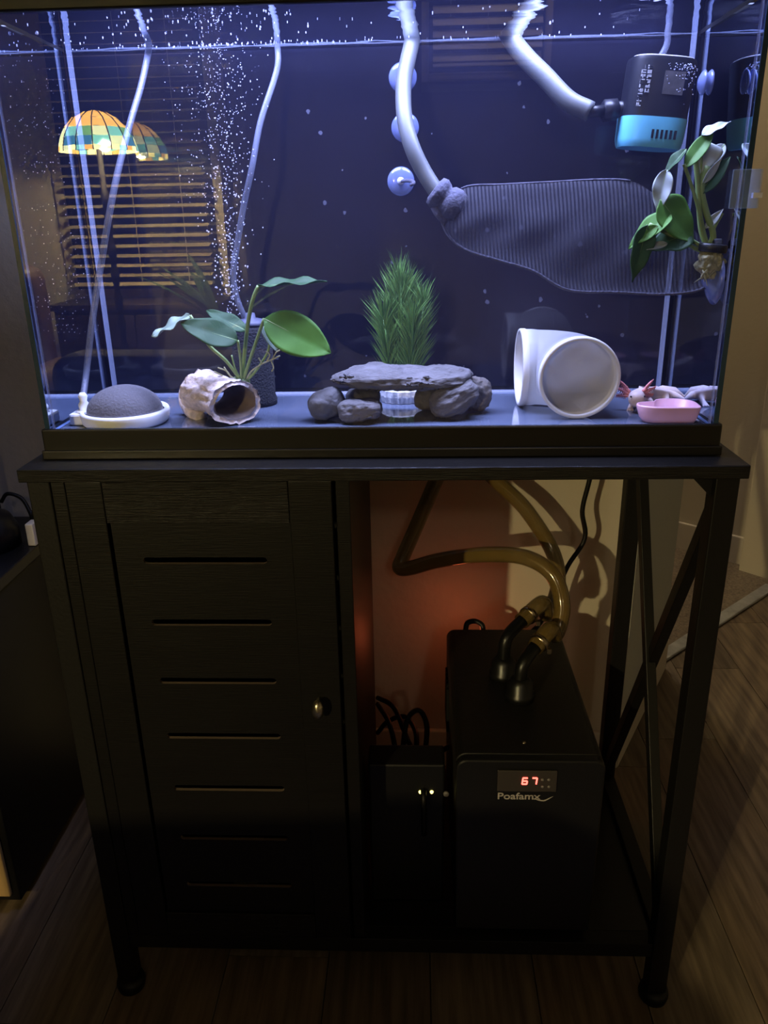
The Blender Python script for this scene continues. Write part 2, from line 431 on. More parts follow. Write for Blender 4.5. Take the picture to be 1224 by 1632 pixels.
# right side cross brace
xb = .385
MB().bar((xb, -.010, TB-.03), (xb, .322, .135), .018, .014, (1, 0, 0)).build('brace', M['steel'], st, bevel=.001)
MB().bar((xb-.004, .322, TB-.01), (xb-.004, -.010, .150), .018, .014, (1, 0, 0)).build('brace', M['steel'], st, bevel=.001)
MB().add([(.3725, -.02, TB), (.345, -.02, TB), (.3725, -.02, TB-.028), (.3725, -.014, TB), (.345, -.014, TB), (.3725, -.014, TB-.028)], [(0, 2, 1), (3, 4, 5), (0, 1, 4, 3), (1, 2, 5, 4), (2, 0, 3, 5)]).build('gusset', M['steel'], st)
MB().box((.374, -.004, .098), (.396, .318, .122)).build('side_rail', M['steel'], st, bevel=.001)
MB().box((-.366, -.028, .088), (.372, -.006, .112)).build('front_rail', M['steel'], st, bevel=.001)
MB().box((-.366, .322, .088), (.372, .342, .112)).build('back_rail', M['steel'], st, bevel=.001)
MB().box((-.366, -.006, .096), (.374, .322, .112)).build('bottom_shelf', M['black'], st, bevel=.001)
# cabinet
DV0, DV1 = -.044, -.028
MB().box((-.388, -.004, .112), (-.374, .318, TB)).build('side_panel', M['black'], st)
MB().box((DV0, -.026, .112), (DV1, .335, TB)).build('divider_panel', M['black'], st, bevel=.001)
MB().box((-.374, .326, .112), (DV0, .332, TB)).build('back_panel', M['black'], st)
MB().box((-.366, -.028, .112), (-.350, -.010, TB)).build('door_post', M['black'], st, bevel=.001)
# door: stiles and rails with a recessed slotted panel
D0, D1, DZ0, DZ1 = -.3475, -.0475, .118, TB-.002
PX0, PX1, PZ0, PZ1 = -.306, -.096, .160, .742
door = bpy.data.objects.new('door', None); COL.objects.link(door); door.parent = st
dY0, dY1 = -.033, -.017


def dpart(mb, name, m, bevel=0):
    o = mb.build(name, m); o.parent = door; o.matrix_parent_inverse = Matrix.Translation(-st.location)
    if bevel: b = o.modifiers.new('bevel', 'BEVEL'); b.width = bevel; b.segments = 2; b.limit_method = 'ANGLE'
    return o


dpart(MB().box((D0, dY0, DZ0), (PX0, dY1, DZ1)), 'stile', M['black'], .001)
dpart(MB().box((PX1, dY0, DZ0), (D1, dY1, DZ1)), 'stile', M['black'], .001)
dpart(MB().box((PX0+.0002, dY0, PZ1), (PX1-.0002, dY1, DZ1)), 'rail', M['blackh'], .001)
dpart(MB().box((PX0+.0002, dY0, DZ0), (PX1-.0002, dY1, PZ0)), 'rail', M['blackh'], .001)
bm = bmesh.new()


def loop(pts):
    vs = [bm.verts.new((x, 0, z)) for x, z in pts]
    for i in range(len(vs)): bm.edges.new((vs[i], vs[(i+1) % len(vs)]))


loop([(PX0+.003, PZ0), (PX1, PZ0), (PX1, PZ1), (PX0+.003, PZ1)])
for i in range(7):
    zc = .6945 - .0808*i; h = .0042; xa, xb2 = -.271, -.126
    pts = [(xb2-h+h*math.cos(t), zc+h*math.sin(t)) for t in [(-.5+k/6)*PI for k in range(7)]] + [(xa+h+h*math.cos(t), zc+h*math.sin(t)) for t in [(.5+k/6)*PI for k in range(7)]]
    loop(pts)
bmesh.ops.triangle_fill(bm, use_beauty=True, edges=bm.edges[:])
bmesh.ops.recalc_face_normals(bm, faces=bm.faces[:])
r = bmesh.ops.extrude_face_region(bm, geom=bm.faces[:])
bmesh.ops.translate(bm, verts=[e for e in r['geom'] if isinstance(e, bmesh.types.BMVert)], vec=(0, .0045, 0))
bmesh.ops.recalc_face_normals(bm, faces=bm.faces[:])
for f in bm.faces:
    c_ = f.calc_center_median()
    if abs(f.normal.y) < .5 and PX0+.01 < c_.x < PX1-.01 and PZ0+.01 < c_.z < PZ1-.01: f.material_index = 1
me = bpy.data.meshes.new('slotted_panel'); bm.to_mesh(me); bm.free()
M['litedge'] = mat('lit_board_edge', (.10, .072, .05), .8)  # brown board edge, lightened for the lamp light the slot lips catch
o = new('slotted_panel', me, [M['black'], M['litedge']], door); o.matrix_parent_inverse = Matrix.Translation(-st.location); o.location = (0, -.0295, 0)
kb = at(507, 1128, -.045)
dpart(MB().lathe([(.005, 0), (.0045, .008), (.006, .011), (.0085, .014), (.009, .018), (.006, .022), (0, .023)], 20, Matrix.Translation((kb.x, dY0, kb.z)) @ Matrix.Rotation(PI/2, 4, 'X') @ Matrix.Diagonal((.8, 1.5, 1, 1))), 'knob', M['knob'])
sb = tag(MB().box((-.215, .0, .1125), (-.18, .06, .212)).build('carton', M['paperw'], bevel=.002), 'small pale carton seen through the lowest slot of the cabinet door', 'carton')

# ------------------------------------------------------------------ chiller
CX0, CX1, CY0, CY1, CZ0, CZ1 = .094, .289, -.008, .325, .1125, .410
ch = thing('water_chiller', 'black aquarium chiller with red glowing display on the stand shelf', 'chiller', ((CX0+CX1)/2, .16, CZ0))
mb = MB(); rr = .014
prof = [(CX0+.004, CZ0+.01), (CX1-.004, CZ0+.01), (CX1-.002, CZ1-rr)] + [(CX1-.002-rr+rr*math.cos(t), CZ1-rr+rr*math.sin(t)) for t in [k*PI/12 for k in range(1, 7)]] + [(CX0+.002+rr-rr*math.sin(t), CZ1-rr+rr*math.cos(t)) for t in [k*PI/12 for k in range(0, 7)]]
n = len(prof)


def slabxz(y0, y1):
    mb = MB(); mb.add([(x, y0, z) for x, z in prof] + [(x, y1, z) for x, z in prof], [tuple(range(n)), tuple(range(2*n-1, n-1, -1))] + [(i, n+i, n+(i+1) % n, (i+1) % n) for i in range(n)])
    return mb


slabxz(CY0+.004, CY1).build('housing', M['chiller'], ch, bevel=.0015)
slabxz(CY0-.010, CY0+.0035).build('front_cover', M['plastic'], ch, bevel=.003)
for x in (CX0+.02, CX1-.02):
    for y in (.03, .29): MB().lathe([(.010, 0), (.010, .011)], 14, Matrix.Translation((x, y, CZ0-.0003))).build('foot', M['rubber'], ch)
fy = CY0-.010
pa, pb = at(793, 1226, fy), at(886, 1260, fy)
dp = MB().box((pa.x, fy-.003, pb.z), (pb.x, fy-.0002, pa.z)).build('control_panel', M['panelgrey'], ch, bevel=.001)
# side louvres on the left flank of the housing
for k in range(6): MB().box((CX0-.001, .22+.012*k, .28), (CX0+.003, .226+.012*k, .36)).build('louvre', M['rubber'], ch)


def seg7(cx, cz, hw, hh, on, slant=.1):
    mb = MB(); t = .0013
    S = {'a': ((-hw, hh), (hw, hh)), 'b': ((hw, hh), (hw, 0)), 'c': ((hw, 0), (hw, -hh)), 'd': ((-hw, -hh), (hw, -hh)), 'e': ((-hw, 0), (-hw, -hh)), 'f': ((-hw, hh), (-hw, 0)), 'g': ((-hw, 0), (hw, 0))}
    for s in on:
        (x0, z0), (x1, z1) = S[s]
        mb.bar((cx+x0+z0*slant, fy-.0034, cz+z0), (cx+x1+z1*slant, fy-.0034, cz+z1), t*1.25, t, (0, 1, 0))
    return mb


for px, on in ((836, 'afgecd'), (851, 'abc')):
    c = at(px, 1242, fy); seg7(c.x, c.z, .0030, .0047, on).build('digit', M['led_red'], ch)
for px, py in ((864, 1240), (874, 1240), (864, 1251), (874, 1251)):
    c = at(px, py, fy); MB().lathe([(.0022, 0), (.0018, .0012), (0, .0013)], 12, Matrix.Translation((c.x, fy-.003, c.z)) @ Matrix.Rotation(PI/2, 4, 'X')).build('button', M['button'], ch)


def text(s, name, m, loc, size, parent, rx=PI/2, rz=0, ext=.0002, sx=1, shear=0):
    c = bpy.data.curves.new(name, 'FONT'); c.body = s; c.size = size; c.extrude = ext; c.align_x = 'LEFT'; c.shear = shear; c.offset = size*.012
    tmp = bpy.data.objects.new('tmp', c); COL.objects.link(tmp)
    dg = bpy.context.evaluated_depsgraph_get(); me = bpy.data.meshes.new_from_object(tmp.evaluated_get(dg))
    bpy.data.objects.remove(tmp)
    me.materials.clear(); o = new(name, me, m)
    o.matrix_world = Matrix.Translation(loc) @ Matrix.Rotation(rz, 4, 'Z') @ Matrix.Rotation(rx, 4, 'X') @ Matrix.Diagonal((sx, 1, 1, 1))
    if parent:
        o.parent = parent; o.matrix_parent_inverse = Matrix.Translation(-parent.location)
    return o


c = at(792, 1273, fy)
text('Poafamx', 'logo_lettering', M['logo'], (c.x, fy-.0004, c.z), .0145, ch, sx=1.12)
c0, c1, c2 = at(848, 1272, fy-.0004), at(866, 1276, fy-.0004), at(882, 1269, fy-.0004)
MB().tube(smoothpath([c0, c1, c2], 5), [.0002+.0007*math.sin(PI*k/10) for k in range(11)], 6).build('logo_swoosh', M['logo'], ch)
c = flo(835, 1184, CZ1); MB().lathe([(.003, 0), (.0025, .0015), (0, .002)], 12, Matrix.Translation((c.x, c.y, CZ1))).build('screw', M['brass'], ch)
f1, f2 = flo(802, 1078, CZ1), flo(828, 1112, CZ1)
f1.z = f2.z = CZ1
e1 = smoothpath([f1+Vector((0, 0, .02)), f1+Vector((.001, .0, .058)), f1+Vector((.012, .012, .072)), f1+Vector((.045, .045, .085))], 6)
e2 = smoothpath([f2+Vector((0, 0, .02)), f2+Vector((.001, 0, .048)), f2+Vector((.010, .010, .062)), f2+Vector((.034, .036, .076))], 6)
for f, e, tip in ((f1, e1, .3), (f2, e2, .5)):
    MB().lathe([(.021, 0), (.021, .010), (.0185, .012), (.0185, .026), (.014, .030), (.012, .034)], 22, Matrix.Translation(f)).build('union_nut', M['plastic'], ch)
    ec = MB().tube(e, .0095, 14).build('elbow', M['plastic'], ch)
    d = (e[-1]-e[-4]).normalized(); p = e[-1]-d*.008
    cl = MB().lathe([(.0135, -.004), (.0142, -.004), (.0142, .004), (.0135, .004)], 20, Matrix.Translation(p) @ d.to_track_quat('Z', 'Y').to_matrix().to_4x4())
    cl.box((p.x+.010, p.y-.012, p.z-.012), (p.x+.016, p.y-.005, p.z-.005)).build('hose_clamp', M['brass'], ch)

t1 = [e1[-4], e1[-1]+(e1[-1]-e1[-4])*1.0] + pix((872, 978, .27), (889, 935, .32), (881, 880, .36), (838, 812, .385), (795, 770, .40), (770, 745, .41))
tag(MB().tube(smoothpath(t1, 8), .0125, 14, False).build('drain_hose', M['amber']), 'amber clear hose falling straight from the tank to the rear chiller fitting', 'hose')
t2 = [e2[-4], e2[-1]+(e2[-1]-e2[-4])*1.0] + pix((886, 1010, .20), (896, 965, .22), (880, 915, .24), (835, 888, .265), (770, 884, .295), (700, 893, .325), (655, 905, .35), (637, 905, .365), (642, 888, .375), (663, 840, .39), (692, 772, .405), (702, 748, .41))
tag(MB().tube(smoothpath(t2, 8), .0125, 14, False).build('supply_hose', M['amber']), 'amber clear hose making a wide kinked loop to the front chiller fitting', 'hose')
cord = pix((945, 745, .42), (937, 775, .42), (928, 815, .42), (932, 858, .42), (905, 902, .41), (886, 945, .40), (866, 985, .37), (840, 1012, .345)) + [Vector((.20, .333, .40))]
tag(MB().tube(smoothpath(cord, 6), .0042, 8).build('power_cord', M['rubber']), 'thin black power cord hanging down the wall behind the amber hoses', 'cord')
hk = pix((742, 1004, .34), (745, 993, .345), (757, 990, .35), (768, 996, .345), (770, 1006, .34))
tag(MB().tube(smoothpath(hk, 5), .0045, 8).build('cord_loop', M['rubber']), 'little loop of black cord peeking over the rear chiller edge', 'cord')

# black box with two lights beside the chiller
bx = thing('filter_controller', 'low black box with two yellow indicator lights left of the chiller', 'appliance', (.02, .1, .1125))
b0, b1 = at(566, 1216, .04), at(722, 1216, .04)
MB().box((-.022, .04, .1125), (.084, .085, b0.z-.002)).build('case', M['plastic'], bx, bevel=.003)
for px in (670, 688):
    c = at(px, 1262, .04); MB().lathe([(.0026, 0), (.002, .0018), (0, .002)], 12, Matrix.Translation((c.x, .04, c.z)) @ Matrix.Rotation(PI/2, 4, 'X')).build('indicator', M['led_yel'], bx)
c = at(711, 1264, .04); MB().lathe([(.004, 0), (.004, .003), (0, .003)], 12, Matrix.Translation((c.x, .04, c.z)) @ Matrix.Rotation(PI/2, 4, 'X')).build('button', M['button'], bx)
for i, pts in enumerate(([(602, 1112, .30), (628, 1128, .25), (650, 1180, .2), (672, 1225, .15), (675, 1262, .035), (676, 1330, .03)],
                         [(602, 1122, .26), (620, 1152, .2), (630, 1195, .16), (630, 1235, .12)],
                         [(640, 1235, .12), (643, 1185, .16), (650, 1145, .2), (668, 1132, .22), (680, 1155, .2), (678, 1195, .16), (672, 1235, .12)],
                         [(602, 1168, .33), (618, 1150, .3), (645, 1142, .26), (662, 1165, .22), (664, 1200, .18), (665, 1235, .14)],
                         [(660, 1232, .14), (690, 1205, .17), (715, 1190, .2), (730, 1175, .26)])):
    tag(MB().tube(smoothpath(pix(*pts), 6), .0042, 8).build('cable', M['rubber']),
        ('black cable running down the front of the black box', 'black cable curving left out of the black box', 'black cable in a tall narrow loop above the black box', 'black cable arching low along the wall behind the box', 'short black cable leading from the box to the chiller')[i], 'cable')
# red status lamp on the back of the chiller
MB().lathe([(.006, 0), (.006, .008), (.004, .011), (0, .012)], 14, Matrix.Translation((.120, CY1, .362)) @ Matrix.Rotation(-PI/2, 4, 'X')).build('status_lens', M['led_red'], ch)
l = bpy.data.lights.new('red_glow', 'POINT'); l.energy = RED_W; l.color = (1, .17, .06); l.shadow_soft_size = .01
o = bpy.data.objects.new('red_glow', l); COL.objects.link(o); o.location = (.120, .395, .362)

# ------------------------------------------------------------------ black cabinet at the left
lc = thing('side_cabinet', 'black low cabinet with a tan front at the left of the stand', 'cabinet', (-.8, .3, 0))
LZ = .548
MB().box((-1.15, .115, .02), (-.605, .50, LZ-.02)).build('carcass', M['rubber'], lc, bevel=.002)
MB().box((-1.16, .105, LZ-.02), (-.600, .505, LZ)).build('top_board', M['plastic'], lc, bevel=.002)
MB().box((-1.14, .107, .035), (-.617, .1148, LZ-.03)).build('door', M['tan'], lc, bevel=.002)
MB().box((-1.10, .1045, .075), (-.637, .1068, LZ-.07)).build('door_panel', M['rubber'], lc)
for x in (-1.12, -.65):
    for y in (.14, .46): MB().box((x, y, 0), (x+.03, y+.03, .02)).build('foot', M['rubber'], lc)
rt = thing('router', 'black rounded device with a cable on the black side cabinet', 'device', (-.72, .3, LZ))
MB().lathe([(0, 0), (.085, 0), (.085, .03), (.075, .05), (.045, .062), (0, .065)], 28, Matrix.Translation((-.715, .36, LZ+.0003)) @ Matrix.Diagonal((1, .8, 1, 1))).build('body', M['plastic'], rt)
MB().lathe([(.007, 0), (.006, .11), (0, .115)], 10, Matrix.Translation((-.695, .43, LZ+.04))).build('antenna', M['plastic'], rt)
tag(MB().tube(smoothpath(pix((2, 800, .43), (12, 787, .43), (35, 795, .43), (50, 822, .42), (56, 850, .40)) + [Vector((-.62, .40, LZ+.05))], 6), .0035, 8).build('cable', M['rubber']), 'thin black cable arching over the device on the side cabinet', 'cable')
c = at(52, 850, .36)
tag(MB().box((c.x-.012, .36, LZ+.0003), (c.x+.002, .385, c.z+.016)).build('notepad', M['paperw'], bevel=.002), 'small pale upright pad beside the stand on the side cabinet', 'pad')

# ------------------------------------------------------------------ inside the tank
def noisy(me, amt, sc_, seed=0, ridge=0):
    for v in me.vertices:
        p = v.co*sc_ + Vector((seed*7.1, seed*3.3, seed*1.7))
        d = noise.fractal(p, .9, 2.1, 5)
        if ridge: d -= ridge*abs(noise.noise(Vector((p.x*.5, p.y*.5, p.z*3.2))))
        v.co += v.normal*d*amt


def rock(name, label, c, half, rot, m, seed, amt=.004, sc_=60, sub=5, group=None, power=2.6, ridge=0, shear=0):
    bm = bmesh.new(); bmesh.ops.create_icosphere(bm, subdivisions=sub, radius=1)
    for v in bm.verts:
        n = v.co.copy(); s = (abs(n.x)**power + abs(n.y)**power + abs(n.z)**power)**(-1/power)
        v.co = Vector((n.x*s*half[0], n.y*s*half[1], n.z*s*half[2]))
        lo = noise.noise(v.co*22 + Vector((seed, 0, seed*2)))
        v.co *= 1 + .22*lo
        v.co.z += shear*v.co.x
    me = bpy.data.meshes.new(name); bm.normal_update(); bm.to_mesh(me); bm.free()
    noisy(me, amt, sc_, seed, ridge)
    for p in me.polygons: p.use_smooth = True
    o = new(name, me, m); o.location = c; o.rotation_euler = rot
    Rm = o.rotation_euler.to_matrix(); lowest = min((Rm @ v.co).z for v in me.vertices) + o.location.z
    if lowest < FLZ+.015: o.location.z += FLZ+.0003-lowest
    return tag(o, label, 'rock', group)


# bubble diffuser
dc = flo(201, 664, .845); dc.z = FLZ+.0004
df = thing('air_stone', 'grey domed air stone on a round white base by the left glass', 'air stone', dc)
T = Matrix.Translation(dc)
MB().lathe([(0, 0), (.047, 0), (.050, .003), (.052, .0135), (.0505, .0165), (.0475, .0165), (.0465, .013), (0, .013)], 48, T).build('base', M['white'], df)
MB().lathe([(.0455, .0135)] + [(.044*math.cos(t), .0135+.031*math.sin(t)) for t in [k*PI/20 for k in range(11)]], 40, T).build('dome', M['dome'], df)
nz = at(134, 650, dc.y-.005)
MB().box((nz.x-.016, dc.y-.016, dc.z), (dc.x-.03, dc.y+.012, dc.z+.014)).build('inlet_arm', M['white'], df, bevel=.003)
MB().lathe([(.011, 0), (.010, .003), (.006, .004), (.0065, .010), (.004, .014), (.0055, .020), (.003, .024)], 20, Matrix.Translation((nz.x, dc.y-.004, dc.z+.013))).build('barb', M['white'], df)
tp = [Vector((nz.x, dc.y-.004, dc.z+.030))] + pix((138, 590, .075), (146, 520, .08), (158, 440, .085), (180, 310, .09), (205, 205, .13), (224, 140, .165), (234, 95, .185)) + [surf(237, 70), surf(237, 70)+Vector((.004, -.012, .03)), surf(237, 70)+Vector((.01, -.03, .09))]
tag(MB().tube(smoothpath(tp, 6), .0038, 10, False).build('airline_tube', M['air']), 'clear air tube rising from the white domed air stone', 'air tube')
for k in range(2):
    c = Vector((nz.x + (-.014 if k == 0 else .018), dc.y-.006, dc.z+.018))

# sponge filter
sf = at(398, 515, .15); sfx, sfy = sf.x+.001, .15
fl = thing('sponge_filter', 'black cylindrical sponge filter standing behind the ceramic log', 'filter', (sfx, sfy, FLZ))
T = Matrix.Translation((sfx, sfy, FLZ+.0004))
hz = sf.z-FLZ
MB().lathe([(0, 0), (.027, 0), (.0275, .006), (.0255, .012), (.0255, hz-.010), (.022, hz-.004), (0, hz-.003)], 30, T).build('sponge', M['sponge'], fl)
MB().lathe([(.020, hz-.0035), (.021, hz), (.016, hz+.004), (.007, hz+.006), (.006, hz+.012), (0, hz+.012)], 24, T).build('cap', M['spongetop'], fl)
tp2 = [Vector((sfx-.006, sfy, FLZ+hz+.004))] + pix((376, 470, .15), (372, 430, .15), (378, 390, .15), (388, 330, .15), (402, 265, .15), (415, 195, .165), (436, 130, .185), (443, 100, .193)) + [surf(446, 74), surf(446, 74)+Vector((.003, -.012, .03)), surf(446, 74)+Vector((.01, -.03, .09))]
tag(MB().tube(smoothpath(tp2, 6), .0036, 10, False).build('airline_tube', M['air']), 'clear air tube rising from the sponge filter through the bubbles', 'air tube')

# ceramic log
la, lb = Vector((-.1625, .040, .8665)), Vector((-.214, .096, .8695))
lg = thing('ceramic_log', 'pale ceramic driftwood log hide lying below the broad leaved plant', 'ornament', (la.x, la.y, FLZ))
ax = (lb-la); Llen = ax.length; ax.normalize(); sd = ax.cross(Vector((0, 0, 1))).normalized(); upv = sd.cross(ax).normalized()
SEG, RNG = 56, 26


def logsurf(inner):
    mb = MB(); vs = []
    for i in range(RNG+1):
        t = i/RNG
        for k in range(SEG):
            th = 2*PI*k/SEG
            r = (.0285 if not inner else .0225)
            r *= 1 - .10*math.sin(t*PI) + (.06*math.cos(2*th+.4)) + .05*math.cos(3*th+1)
            p = la + ax*(t*Llen + .004*math.sin(2*th+1) * (1 if t in (0, 1) else 0))
            e = sd*math.cos(th)*1.16 + upv*math.sin(th)*.95
            nn = noise.fractal(Vector((math.cos(th)*2.2, math.sin(th)*2.2, t*1.6))*2.1, .9, 2, 5)*(.0028 if not inner else .001)
            cc = -abs(noise.noise(Vector((math.cos(th)*5, math.sin(th)*5, t*2.2))))*(.004 if not inner else .001)
            vs.append(p + e*(r+nn+cc))
    fs = [(i*SEG+k, i*SEG+(k+1) % SEG, (i+1)*SEG+(k+1) % SEG, (i+1)*SEG+k) for i in range(RNG) for k in range(SEG)]
    mb.add(vs, fs, 0, True); return mb


outer, inn = logsurf(False), logsurf(True)
b = len(outer.v); outer.add(inn.v, [f[::-1] for f in inn.f], 1, True)
for i0 in (0, RNG*SEG):
    for k in range(SEG):
        f = (i0+k, b+i0+k, b+i0+(k+1) % SEG, i0+(k+1) % SEG)
        outer.f.append(f if i0 else f[::-1]); outer.m.append(0); outer.sm.append(True)
_dz = FLZ+.0004-min(v[2] for v in outer.v); outer.v = [(v[0], v[1], v[2]+_dz) for v in outer.v]
lo = outer.build('bark', [M['ceramic'], M['ceramin']], lg)
hp = pix((322, 604, .090), (304, 609, .096), (294, 622, .096), (293, 640, .092), (303, 656, .084), (322, 668, .070))
MB().tube(smoothpath(hp, 6), [.0085-.0025*math.sin(PI*k/30) for k in range(31)], 12).build('branch_loop', M['ceramic'], lg)


def leaf(base, tip, width, normal, m, parent, fold=.15, wave=.0, droop=0, nx=14, ny=6, asym=0, name='leaf', shape=.75, pw=.72):
    base, tip = Vector(base), Vector(tip); d = tip-base; L = d.length; d.normalize()
    n = Vector(normal); n = (n - d*n.dot(d)).normalized(); s = d.cross(n)
    mb = MB(); vs = []
    for i in range(nx+1):
        t = i/nx; wv = width*.5*(max(0, math.sin(PI*t**shape))**pw)
        wv = max(wv, width*.02)
        for j in range(-ny, ny+1):
            u = j/ny
            p = base + d*(L*t) + s*(wv*u) + n*(abs(u)*wv*fold + wave*math.sin(t*14+u*1.7)*abs(u)*width - droop*L*t*t)
            vs.append(p)
    W = 2*ny+1
    mb.add(vs, [(i*W+j, i*W+j+1, (i+1)*W+j+1, (i+1)*W+j) for i in range(nx) for j in range(2*ny)], 0, True)
    o = mb.build(name, m, parent)
    so = o.modifiers.new('thick', 'SOLIDIFY'); so.thickness = .0006; so.offset = 0
    rib = MB().tube([base + d*(L*t) + n*(-.0002 - droop*L*t*t) for t in [k/8 for k in range(9)]], [.0009*(1-.8*k/8) for k in range(9)], 5)
    ro = rib.build('midrib', M['stem']); ro.parent = o
    return o


# anubias on the log
ab = at(386, 606, .085)
an = thing('anubias', 'broad leaved green plant rooted on top of the ceramic log', 'plant', ab)
CF = (CAM - ab).normalized()


def px_leaf(b, t, wpx, normal, m, parent, Yb, Yt, **k):
    return leaf(at(*b, Yb), at(*t, Yt), wpx/1340, normal, m, parent, **k)


px_leaf((303, 503), (242, 537), 34, (.1, -.25, 1), M['leafp'], an, .06, .055, wave=.10, fold=.2)
px_leaf((379, 543), (288, 515), 48, (.15, -.75, .65), M['leafd'], an, .06, .05, wave=.03)
px_leaf((392, 527), (329, 495), 30, (-.2, -.5, .8), M['leafd'], an, .09, .10, wave=.05)
px_leaf((412, 456), (521, 449), 34, (0, -.22, 1), M['leafd'], an, .08, .07, wave=.09, fold=.3)
px_leaf((421, 508), (527, 563), 66, (.1, -.9, .35), M['leaf'], an, .07, .055, wave=.02, shape=.85)
px_leaf((420, 520), (441, 560), 26, (.6, -.7, .3), M['leafp'], an, .085, .08, fold=.5)
for pts, r in (([(384, 606, .085), (360, 575, .075), (331, 548, .07), (303, 503, .06)], .0021),
               ([(385, 606, .085), (383, 570, .07), (379, 543, .06)], .0017),
               ([(386, 606, .085), (390, 560, .085), (396, 510, .082), (404, 475, .08), (412, 456, .08)], .0024),
               ([(388, 606, .085), (398, 575, .08), (410, 540, .075), (421, 508, .07)], .0020),
               ([(390, 608, .085), (405, 595, .083), (425, 565, .082), (430, 545, .085)], .0016),
               ([(387, 606, .085), (391, 560, .09), (392, 527, .09)], .0015),
               ([(384, 605, .085), (375, 588, .08), (369, 566, .08)], .0010)):
    MB().tube(smoothpath(pix(*pts), 5), r, 8).build('stem', M['stem'], an)
MB().tube(pix((372, 604, .083), (384, 609, .085), (398, 610, .085)), [.003, .006, .003], 10).build('rhizome', M['stem'], an)
for pts in ([(378, 606, .08), (366, 598, .075), (357, 585, .072)], [(374, 607, .08), (358, 600, .072), (341, 592, .07)], [(370, 606, .08), (362, 592, .074), (347, 586, .07)],
            [(392, 606, .085), (400, 592, .08), (418, 580, .078), (436, 572, .078), (446, 567, .078)], [(424, 578, .078), (430, 566, .078), (424, 560, .078)], [(434, 573, .078), (440, 562, .078), (446, 558, .078)], [(432, 574, .078), (436, 586, .078), (433, 592, .078)], [(396, 604, .085), (402, 592, .085), (410, 586, .085)], [(418, 580, .078), (412, 570, .078)]):
    MB().tube(smoothpath(pix(*pts), 4), .0009, 6).build('root', M['root'], an)

# rocks
g = 'rocks of the stone arch'
c = at(634, 602, .075); rock('rock', 'long flat slate slab bridging the stone arch', c, (.0835, .034, .0135), (.05, .012, .03), M['rock'], 3, .0035, 42, 6, None, 2.3, .9)
c = at(519, 650, .062); rock('rock', 'rounded grey stone under the left tip of the slab', (c.x, c.y, FLZ+.0165), (.022, .020, .0175), (0, -.3, .4), M['rock2'], 5, .0022, 60, 5)
c = at(574, 660, .048); rock('rock', 'low wedge shaped stone in front under the slab left of the gap', (c.x, c.y, FLZ+.0125), (.0235, .017, .0128), (0, -.1, -.2), M['rock'], 8, .003, 60, 5, None, 3, .4)
c = at(578, 638, .098); rock('rock', 'shaded dark stone at the back under the left half of slab', (c.x, c.y, FLZ+.0140), (.021, .018, .0145), (0, 0, .3), M['rock2'], 11, .0022, 60, 5)
c = at(728, 641, .066); rock('rock', 'big grey stone under the right end of the slab', (c.x, c.y, FLZ+.0205), (.030, .022, .0185), (0, -.45, .1), M['rock'], 14, .0035, 50, 5, None, 2.4, .6)
c = at(757, 633, .092); rock('rock', 'rough tan stone at the right end of the arch', (c.x, c.y, FLZ+.0215), (.0185, .018, .0215), (0, .2, .4), M['rock3'], 17, .0035, 70, 5, None, 2.4, .5)
c = at(680, 636, .104); rock('rock', 'small smooth stone right of the gap behind the slab', (c.x, c.y, FLZ+.0140), (.0155, .015, .0145), (0, 0, 0), M['rock2'], 20, .0018, 60, 5)

# plastic grass
gc = flo(640, 641, FLZ); gcx, gcy = gc.x, .160
gp = thing('plastic_grass_plant', 'bushy green plastic grass plant behind the stone arch', 'plant', (gcx, gcy, FLZ))
mb = MB(); prof = [(0, .0005), (.0255, .0005), (.0265, .008), (.0255, .0155), (.021, .0175), (0, .0175)]
vs = []; SEGB = 60
for r, z in prof:
    for k in range(SEGB):
        th = 2*PI*k/SEGB; rr = r*(1 + (.035*(1 if k % 4 < 2 else -1) if r > .02 else 0)); vs.append((gcx+rr*math.cos(th), gcy+rr*math.sin(th)*.9, FLZ+z))
mb.add(vs, [(i*SEGB+k, i*SEGB+(k+1) % SEGB, (i+1)*SEGB+(k+1) % SEGB, (i+1)*SEGB+k) for i in range(len(prof)-1) for k in range(SEGB)], 0, False)
mb.build('base', M['gbase'], gp)
mb = MB(); rnd = random.Random(3)
stalks = [(0, 0, .180, .030), (-.030, -.004, .140, .026), (.038, -.004, .150, .026), (.012, .008, .165, .028), (-.014, .008, .165, .026), (.022, -.010, .130, .024)]
blades = 0
for sx, sy, H, spread in stalks:
    for k in range(330):
        t = rnd.random()**.8; z0 = FLZ+.016 + (H-.040)*t; a = rnd.random()*2*PI
        bx0 = Vector((gcx + sx*.75*(.6+.4*t), gcy+sy, z0))
        Lb = rnd.uniform(.030, .048)*(1.0 if t < .85 else .85)
        out = (.50 if t < .8 else rnd.uniform(.1, .65))
        dx = Vector((math.cos(a)*out, math.sin(a)*out*.62, 1)).normalized()
        side = dx.cross(Vector((rnd.uniform(-1, 1), rnd.uniform(-1, 1), .2))).normalized()*.00055
        bend = Vector((math.cos(a), math.sin(a)*.6, -.15))*Lb*rnd.uniform(.02, .22)
        p1 = bx0+dx*Lb*.5+bend*.25; p2 = bx0+dx*Lb+bend
        mb.add([bx0-side, bx0+side, p1+side, p1-side, p2], [(0, 1, 2, 3), (3, 2, 4)])
tag(mb.build('blades', M['grass'], gp), kind='stuff')
for sx, sy, H, spread in stalks: MB().tube([(gcx+sx*.3, gcy+sy, FLZ+.016), (gcx+sx*.75, gcy+sy, FLZ+H-.03)], .0012, 6).build('stalk', M['grass'], gp)

